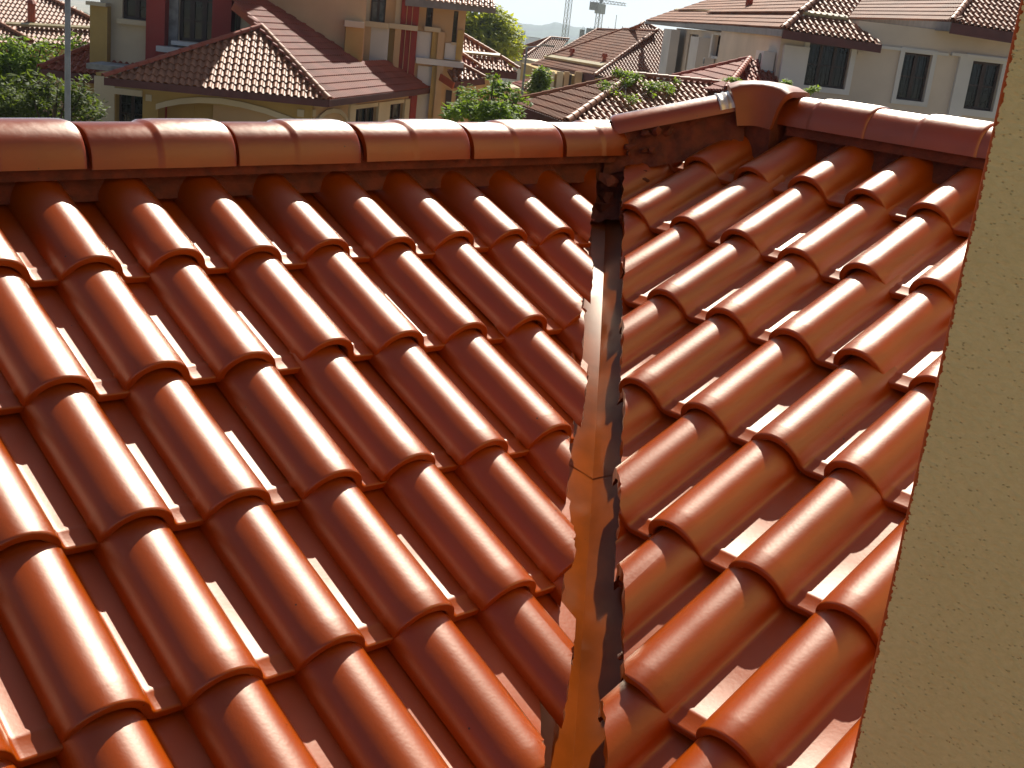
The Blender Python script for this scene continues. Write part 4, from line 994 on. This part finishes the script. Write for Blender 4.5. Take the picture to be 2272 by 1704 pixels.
# ------------------------------------------------------------------ lamp post and street light
def pole_between(name, label, cat, px0, py0, px1, py1, f, r0, r1, mat, head=False):
    b = onf(px1, py1, f); t = onf(px0, py0, f); o = empty(name, (b.x, b.y, 0)); tag(o, label, cat)
    ztop = t.z if head else 8.2
    MB().tube((0,0,0), (0,0,0.9), r1*1.35, r1*1.35, 14).tube((0,0,.9), (0,0,1.0), r1*1.35, r1, 14).build('base', M[mat], o, 40)
    MB().tube((0,0,1.0), (0,0,ztop), r1, r0, 14).build('pole', M[mat], o, 40)
    mb = MB(); d = RIGHT*1.0
    mb.tube((0,0,ztop - .02), d*.7 + Vector((0,0,ztop + .12)), r0*.6, r0*.5, 8).build('arm', M[mat], o, 40)
    e = d*.7 + Vector((0,0,ztop + .12)); MB().prism([e + d*a + FWD*b_ for a, b_ in ((-.05,-.09),(.55,-.11),(.6,0),(.55,.11),(-.05,.09))], (0, 0, .10)).build('lamp_head', M['concrete'], o)
pole_between('lamp_post', 'grey tapered steel lamp post standing before the tree at far left', 'lamp post', 149, 0, 150, 270, 25.5, .052, .066, 'galv')
pole_between('street_light', 'thin dark street light pole among the distant roofs near the shrub', 'street light', 1166, 104, 1159, 200, 60, .045, .07, 'galv', head=True)

# ------------------------------------------------------------------ trees and shrubs
def leafmat(name, c1, c2, sc_=0.8):
    m = material(name, c1, rough=0.6, spec=0.2, var=0.2, vscale=sc_, col2=c2, detail=3)
    nt = m.node_tree; bs = nt.nodes['Principled BSDF']; out = nt.nodes['Material Output']
    tr = nt.nodes.new('ShaderNodeBsdfTranslucent'); tr.inputs[0].default_value = (c1[0]*1.5, c1[1]*1.6, c1[2]*.8, 1); ms = nt.nodes.new('ShaderNodeMixShader'); ms.inputs[0].default_value = .4
    nt.links.new(bs.outputs[0], ms.inputs[1]); nt.links.new(tr.outputs[0], ms.inputs[2]); nt.links.new(ms.outputs[0], out.inputs[0]); return m
M['leaf_dark'] = leafmat('dark_leaves', (0.11, 0.14, 0.025), (0.03, 0.05, 0.012), 5.0)
M['leaf_mid'] = leafmat('green_leaves', (0.19, 0.26, 0.035), (0.06, 0.11, 0.018), 5.0)
M['leaf_lime'] = leafmat('lime_leaves', (0.24, 0.32, 0.04), (0.10, 0.16, 0.02), 5.0)
M['leaf_gold'] = leafmat('yellow_green_leaves', (0.40, 0.40, 0.045), (0.16, 0.21, 0.03), .35)
M['bark'] = material('bark', (0.09, 0.065, 0.045), rough=0.9, var=0.2, vscale=8, bump=.5, bscale=20)
def foliage(clumps, n, size, seed, aspect=1.9):
    """leaf-sized folded faces gathered in clumps; clumps = (centre, radii)"""
    rnd = random.Random(seed); V = []; F = []
    tot = sum(r[0]*r[1]*r[2] for c, r in clumps)**1.0
    for c, r in clumps:
        k = int(n*(r[0]*r[1]*r[2])/tot) + 6
        for _ in range(k):
            d = Vector((rnd.gauss(0,1), rnd.gauss(0,1), rnd.gauss(0,1))).normalized()*(rnd.random()**0.42)
            p = Vector(c) + Vector((d.x*r[0], d.y*r[1], d.z*r[2]))
            if noise.noise(p*1.7 + Vector((seed, 0, 0))) < -0.04: continue
            a = Vector((rnd.uniform(-1,1), rnd.uniform(-1,1), rnd.uniform(-.7,.25))).normalized(); b = a.cross(Vector((rnd.uniform(-.5,.5), rnd.uniform(-.5,.5), 1))).normalized(); nn = a.cross(b)
            s = size*rnd.uniform(.6, 1.35); L = s*aspect; i = len(V)
            V += [p, p + a*L*.5 + b*s*.5 + nn*s*.12, p + a*L, p + a*L*.5 - b*s*.5 + nn*s*.12]; F += [(i, i+1, i+2), (i, i+2, i+3)]
    return mesh('foliage', V, F)
def tree(name, label, cat, base, clumps, n, size, seed, leaf, trunk_r=.12, group=None):
    o = empty(name, base); tag(o, label, cat, group); b = Vector(base)
    me = foliage([(Vector(c) - b, r) for c, r in clumps], n, size, seed); link('crown', me, M[leaf], o)
    mb = MB(); cs = [Vector(c) - b for c, r in clumps]; mid = sum(cs, Vector())/len(cs); fork = Vector((mid.x*.3, mid.y*.3, max(.3, mid.z*.42)))
    mb.tube((0,0,-.1), fork, trunk_r*1.25, trunk_r*.85, 9)
    for c in cs[:14]:
        k = fork.lerp(c, .55) + Vector((0,0,.12)); mb.tube(fork, k, trunk_r*.55, trunk_r*.3, 6); mb.tube(k, c, trunk_r*.3, trunk_r*.1, 5)
    mb.build('trunk', M['bark'], o, 50); return o
def clumps_px(pts, f, seed, jitter=.5):
    rnd = random.Random(seed); return [(onf(x, y, f + rnd.uniform(-jitter, jitter)), (r, r, r*.8)) for x, y, r in pts]
# big shrub-like tree at the left, in two habits of growth
pts = [(10, 128, 1.0), (40, 124, .9), (66, 138, .8), (20, 155, 1.0), (52, 160, .9), (5, 185, 1.0), (90, 107, .5), (115, 102, .45), (140, 98, .42), (165, 96, .5), (185, 99, .36), (100, 116, .5), (55, 112, .45), (20, 112, .5), (130, 106, .4), (175, 104, .36), (80, 150, .6), (40, 185, .9)]
b = onf(60, 300, 42); tree('leafy_tree', 'bright green leafy tree spreading behind the grey lamp post at the left edge', 'tree', (b.x, b.y, 0), clumps_px(pts, 42, 3, .8), 5200, .12, 11, 'leaf_mid')
pts = [(20, 215, .8), (70, 205, .7), (105, 195, .55), (150, 205, .6), (185, 200, .55), (40, 250, .9), (100, 245, .9), (160, 245, .9), (200, 240, .45), (130, 182, .3), (190, 176, .25), (60, 235, .7), (0, 250, .7), (120, 225, .6), (180, 225, .6)]
b = onf(110, 330, 31); tree('dark_shrub', 'dark green shrub mass low behind the ridge, under the bright leafy tree', 'shrub', (b.x, b.y, 0), clumps_px(pts, 31, 4, .9), 6500, .085, 12, 'leaf_dark')
# shrubs in the middle gap
pts = [(1032, 200, .26), (1062, 218, .36), (1098, 190, .26), (1112, 186, .28), (1126, 200, .28), (1045, 240, .5), (1085, 245, .5), (1118, 230, .36), (1134, 250, .4), (1020, 258, .5), (1062, 265, .55), (1105, 262, .5), (1142, 218, .22), (1095, 172, .18), (1162, 226, .2), (1150, 208, .2), (1010, 245, .3), (1040, 215, .25), (1085, 205, .22), (1108, 212, .25)]
b = onf(1080, 330, 31.5); tree('flowering_shrub', 'sunlit green shrub between the cream house and the low brown roof', 'shrub', (b.x, b.y, 0), clumps_px(pts, 31.5, 5, 1.0), 5200, .085, 13, 'leaf_mid')
pts = [(1205, 165, .42), (1195, 180, .45), (1212, 178, .36), (1190, 195, .45), (1205, 195, .4), (1200, 205, .3), (1208, 157, .3)]
b = onf(1200, 260, 48); tree('young_tree', 'small young tree in front of the ochre-striped wall', 'tree', (b.x, b.y, 0), clumps_px(pts, 48, 6, .4), 2200, .11, 14, 'leaf_mid', .07)
pts = [(1045, 60, 2.0), (1065, 45, 1.9), (1085, 55, 2.0), (1100, 48, 1.3), (1040, 85, 2.0), (1070, 85, 2.4), (1100, 80, 2.2), (1118, 88, 1.6), (1055, 105, 1.8), (1090, 108, 2.2), (1120, 105, 1.5), (1050, 38, 1.3), (1080, 32, 1.2), (1100, 34, .9), (1108, 62, 1.3), (1125, 100, 1.0)]
b = onf(1085, 160, 92); tree('broad_tree', 'tall yellow-green bushy tree rising behind the striped red roof', 'tree', (b.x, b.y, 0), clumps_px(pts, 92, 7, 2.2), 11000, .27, 15, 'leaf_gold', .3)
# creeper on the low roof
o = empty('creeper', tuple(creep_s.pix(1450, 200))); tag(o, 'light green creeper sprawling over the tiles of the low brown roof', 'creeper'); bb = creep_s.pix(1450, 200)
cl = []
for x, y, r in ((1360, 176, .22), (1375, 178, .2), (1395, 185, .28), (1410, 185, .2), (1340, 204, .22), (1355, 210, .32), (1370, 216, .25), (1388, 198, .2), (1385, 225, .22), (1400, 232, .2), (1440, 205, .24), (1450, 215, .22), (1455, 200, .2), (1420, 225, .2), (1440, 230, .2), (1485, 205, .24), (1490, 218, .2), (1475, 225, .18), (1405, 240, .2), (1500, 195, .16), (1465, 192, .18), (1340, 200, .15)):
    cl.append((creep_s.pix(x, y) + Vector((0,0,.20)) - bb, (r, r, r*.6)))
link('foliage', foliage(cl, 2600, .055, 21), M['leaf_lime'], o)
mb = MB()
for (c0, _), (c1, _) in zip(cl, cl[1:]):
    if (c0 - c1).length < 1.2: mb.tube(c0 - Vector((0,0,.05)), c1 - Vector((0,0,.05)), .012, .010, 5)
mb.build('stem', M['bark'], o)
for px, py, lab in ((1625, 178, 'tuft of bright leaves left of the ridge cap, in front of the dark red roof'), (1795, 196, 'tuft of bright leaves right of the ridge cap, under the wide dark window'), (1735, 182, 'sprig of leaves just above the ridge cap')):
    c = onf(px, py, 30); tree('leafy_plant', lab, 'plant', (c.x, c.y, 0), [(c, (.22, .2, .09)), (c + RIGHT*.14, (.12, .12, .07)), (c - RIGHT*.16 - Vector((0,0,.03)), (.12, .12, .06))], 420, .05, int(px), 'leaf_lime', .02, 'plants behind the ridge cap')

# ------------------------------------------------------------------ cranes, far town, hills, haze
def crane(label, px, pyb, pyt, f, w, jib=None, top_px=None):
    b = onf(px, pyb, f); t = onf(px if top_px is None else top_px, pyt, f); zb = ground_z(f) - 1; o = empty('tower_crane', (b.x, b.y, zb)); tag(o, label, 'crane', 'tower cranes far off')
    H_ = t.z - zb; mb = MB(); s = w/2; cs = [(-s,-s), (s,-s), (s,s), (-s,s)]; st = w*1.15; n = int(H_/st)
    for x, y in cs: mb.bar((x,y,0), (x,y,H_), w*.11, w*.11, up=(1,0,0))
    for i in range(n):
        z0, z1 = i*st, (i+1)*st
        for k in range(4):
            (x0, y0), (x1, y1) = cs[k], cs[(k+1) % 4]
            mb.bar((x0,y0,z0), (x1,y1,z1), w*.06, w*.06, up=(.3,.2,1)); mb.bar((x0,y0,z1), (x1,y1,z1), w*.06, w*.06)
    mb.build('mast', M['cranep'], o)
    if jib:
        x0, x1, yj = jib; a = (onf(x0, yj, f).x - b.x, onf(x0, yj, f).y - b.y); c = (onf(x1, yj, f).x - b.x, onf(x1, yj, f).y - b.y)
        d = Vector((c[0]-a[0], c[1]-a[1], 0)); L = d.length; d.normalize(); p = Vector((a[0], a[1], H_)); q = Vector((-d.y, d.x, 0)); mb = MB(); hh = w*.75; k = int(L/hh)
        for off in (q*.5*w, -q*.5*w): mb.bar(p + off, p + off + d*L, w*.10, w*.10)
        mb.bar(p + Vector((0,0,hh)), p + d*L + Vector((0,0,hh*.6)), w*.12, w*.12)
        for i in range(k):
            e = p + d*(i*hh); g_ = p + d*((i+.5)*hh) + Vector((0,0,hh*.9)); e2_ = p + d*((i+1)*hh)
            for off in (q*.5*w, -q*.5*w): mb.bar(e + off, g_, w*.06, w*.06); mb.bar(g_, e2_ + off, w*.06, w*.06)
        mb.build('jib', M['cranep'], o)
        MB().hexa([p + q*w*.6*i + d*j*w*1.9 - Vector((0,0,w*1.6)) for i, j in ((-1,0),(1,0),(1,1),(-1,1))], [p + q*w*.6*i + d*j*w*1.9 for i, j in ((-1,0),(1,0),(1,1),(-1,1))]).build('counterweight', M['concrete'], o)
        MB().box(-w*.8, w*.8, -w*.8, w*.8, H_ - w*2.2, H_ - w*.2).build('cab', M['cranep'], o)
        MB().bar((0,0,H_), (0,0,H_ + w*3.5), w*.5, w*.5, up=(1,0,0)).build('tower_peak', M['cranep'], o)
M['cranep'] = material('weathered_crane_paint', (0.45, 0.46, 0.42), rough=0.7, var=0.1)
crane('lattice crane mast without a visible jib, left of the two cranes', 1253, 84, -25, 330, 1.15, top_px=1259)
crane('tower crane with its horizontal jib in view, right of the two cranes', 1326, 66, 6, 430, 1.6, jib=(1309, 1390, 6))
M['fartown'] = material('distant_render', (0.42, 0.42, 0.40), rough=0.9, var=0.1); M['farwhite'] = material('white_sheet_roof', (0.82, 0.82, 0.80), rough=0.5)
def far_block(name, label, cat, xl, xr, yt, f, floors, mat='fartown'):
    a, c = onf(xl, yt, f), onf(xr, yt, f); w_ = (c - a).length; o = empty(name, (a.x, a.y, ground_z(f)), math.atan2(RIGHT.y, RIGHT.x)); tag(o, label, cat); a.z -= ground_z(f)
    MB().box(0, w_, 0, w_*.6, 0, a.z).build('wall', M[mat], o)
    MB().box(-.3, w_+.3, -.3, w_*.6+.3, a.z + .01, a.z + .6).build('roof_parapet', M['concrete'], o)
    st = a.z/floors
    for k in range(floors):
        mb = MB()
        for i in range(5): mb.box(w_*(i+.2)/5, w_*(i+.8)/5, -.12, -.02, k*st + st*.3, k*st + st*.8)
        mb.build('window_row', M['glass'], o)
far_block('apartment_block', 'hazy dark apartment block below the hills, right of the bright tree', 'building', 1131, 1147, 64, 900, 6)
far_block('apartment_block', 'faint second apartment block in the haze beyond the dark one', 'building', 1150, 1166, 68, 1300, 5)
far_block('factory_shed', 'low shed with bright white roof, gleaming in the distant haze', 'building', 1168, 1199, 82, 1100, 1, 'farwhite')
o = empty('unfinished_building', tuple(onf(1320, 66, 300).xy) + (0,)); tag(o, 'unfinished concrete building with bare rods at the foot of the right crane', 'building'); b0 = onf(1320, 66, 300)
for xl, xr, yt in ((1288, 1298, 65), (1303, 1332, 62), (1333, 1352, 66), (1353, 1385, 67)):
    a, c = onf(xl, yt, 300) - b0, onf(xr, yt, 300) - b0; d = RIGHT
    MB().prism([Vector((a.x, a.y, -20)), Vector((c.x, c.y, -20)), Vector((c.x, c.y, -20)) + FWD*6, Vector((a.x, a.y, -20)) + FWD*6], (0, 0, onf(xl, yt, 300).z + 20)).build('floor_block', M['concrete'], o)
mb = MB(); rnd = random.Random(5)
for i in range(26):
    px = rnd.uniform(1290, 1385); a = onf(px, 68, 302) - b0; mb.bar((a.x, a.y, onf(px, 68, 302).z - .5), (a.x + rnd.uniform(-.1,.1), a.y, onf(px, 68, 302).z + rnd.uniform(.4, 1.1)), .05, .05, up=(1,0,0))
a = onf(1364, 66, 302) - b0; zt = onf(1366, 33, 302).z; mb.bar((a.x, a.y, 5), (a.x, a.y, zt), .09, .09, up=(1,0,0)); mb.build('steel_rods', M['iron'], o)
# far hills: a ridge line given by its heights over the horizon, built as terrain
def hill_range(name, f, prof, depth, mat):
    V = []; F = []; n = len(prof); K = 14
    for i, (px, py) in enumerate(prof):
        t = onf(px, py, f)
        for j in range(K):
            s = j/(K-1); h = (1 - abs(2*s - 1)**1.6)
            q = t + FWD*((s - .5)*depth); lo = ground_z(f) - 4; z = (t.z - lo)*h*(1 + .10*noise.noise(Vector((px*.02, s*4, f*.01)))) + lo if 0 < j < K-1 else lo
            if j == K//2: z = max(z, t.z - .5)
            V.append((q.x, q.y, z))
    for i in range(n - 1):
        for j in range(K - 1): a = i*K + j; F.append((a, a+K, a+K+1, a+1))
    return tag(link(name, mesh(name, V, F, 80), M[mat]), kind='structure')
M['wood'] = material('wooded_hillside', (0.045, 0.07, 0.03), rough=0.95, var=0.3, vscale=.01)
def dense(prof, k=6):
    out = []
    for (x0, y0), (x1, y1) in zip(prof, prof[1:]):
        for i in range(k): s = i/k; e = s*s*(3-2*s); out.append((x0 + (x1-x0)*s, y0 + (y1-y0)*e + .7*noise.noise(Vector((x0 + (x1-x0)*s, 1, 2))*.3)))
    return out + [prof[-1]]
hill_range('hills', 3600, dense([(-300, -112), (0, -82), (100, -20), (160, -10), (215, 0), (400, -10), (700, 18), (900, 30), (1050, 38), (1110, 42), (1135, 46), (1165, 53), (1195, 57), (1215, 54), (1232, 50), (1250, 53), (1280, 60), (1330, 68), (1420, 76), (1600, 96), (1900, 128), (2400, 190)]), 1500, 'wood')
hill_range('hills', 620, dense([(120, 60), (150, 16), (175, 24), (206, 44), (260, 60)]), 200, 'wood')
hill_range('woodland', 1500, dense([(1020, 60), (1100, 70), (1135, 88), (1180, 92), (1220, 90), (1290, 88), (1400, 95)]), 500, 'wood')
HZ = 1
if HZ:
    M['haze'] = bpy.data.materials.new('haze_air'); M['haze'].use_nodes = True; nt = M['haze'].node_tree; nt.nodes.clear()
    ou = nt.nodes.new('ShaderNodeOutputMaterial'); pv = nt.nodes.new('ShaderNodeVolumePrincipled'); pv.inputs['Color'].default_value = (.72, .86, 1.0, 1); pv.inputs['Density'].default_value = 0.00020; pv.inputs['Anisotropy'].default_value = 0.35
    nt.links.new(pv.outputs[0], ou.inputs['Volume'])
    hb = MB(); hb.box(gx - 5800, gx + 5800, gy - 5800, gy + 5800, -66, 420); tag(hb.build('haze', M['haze']), kind='stuff')
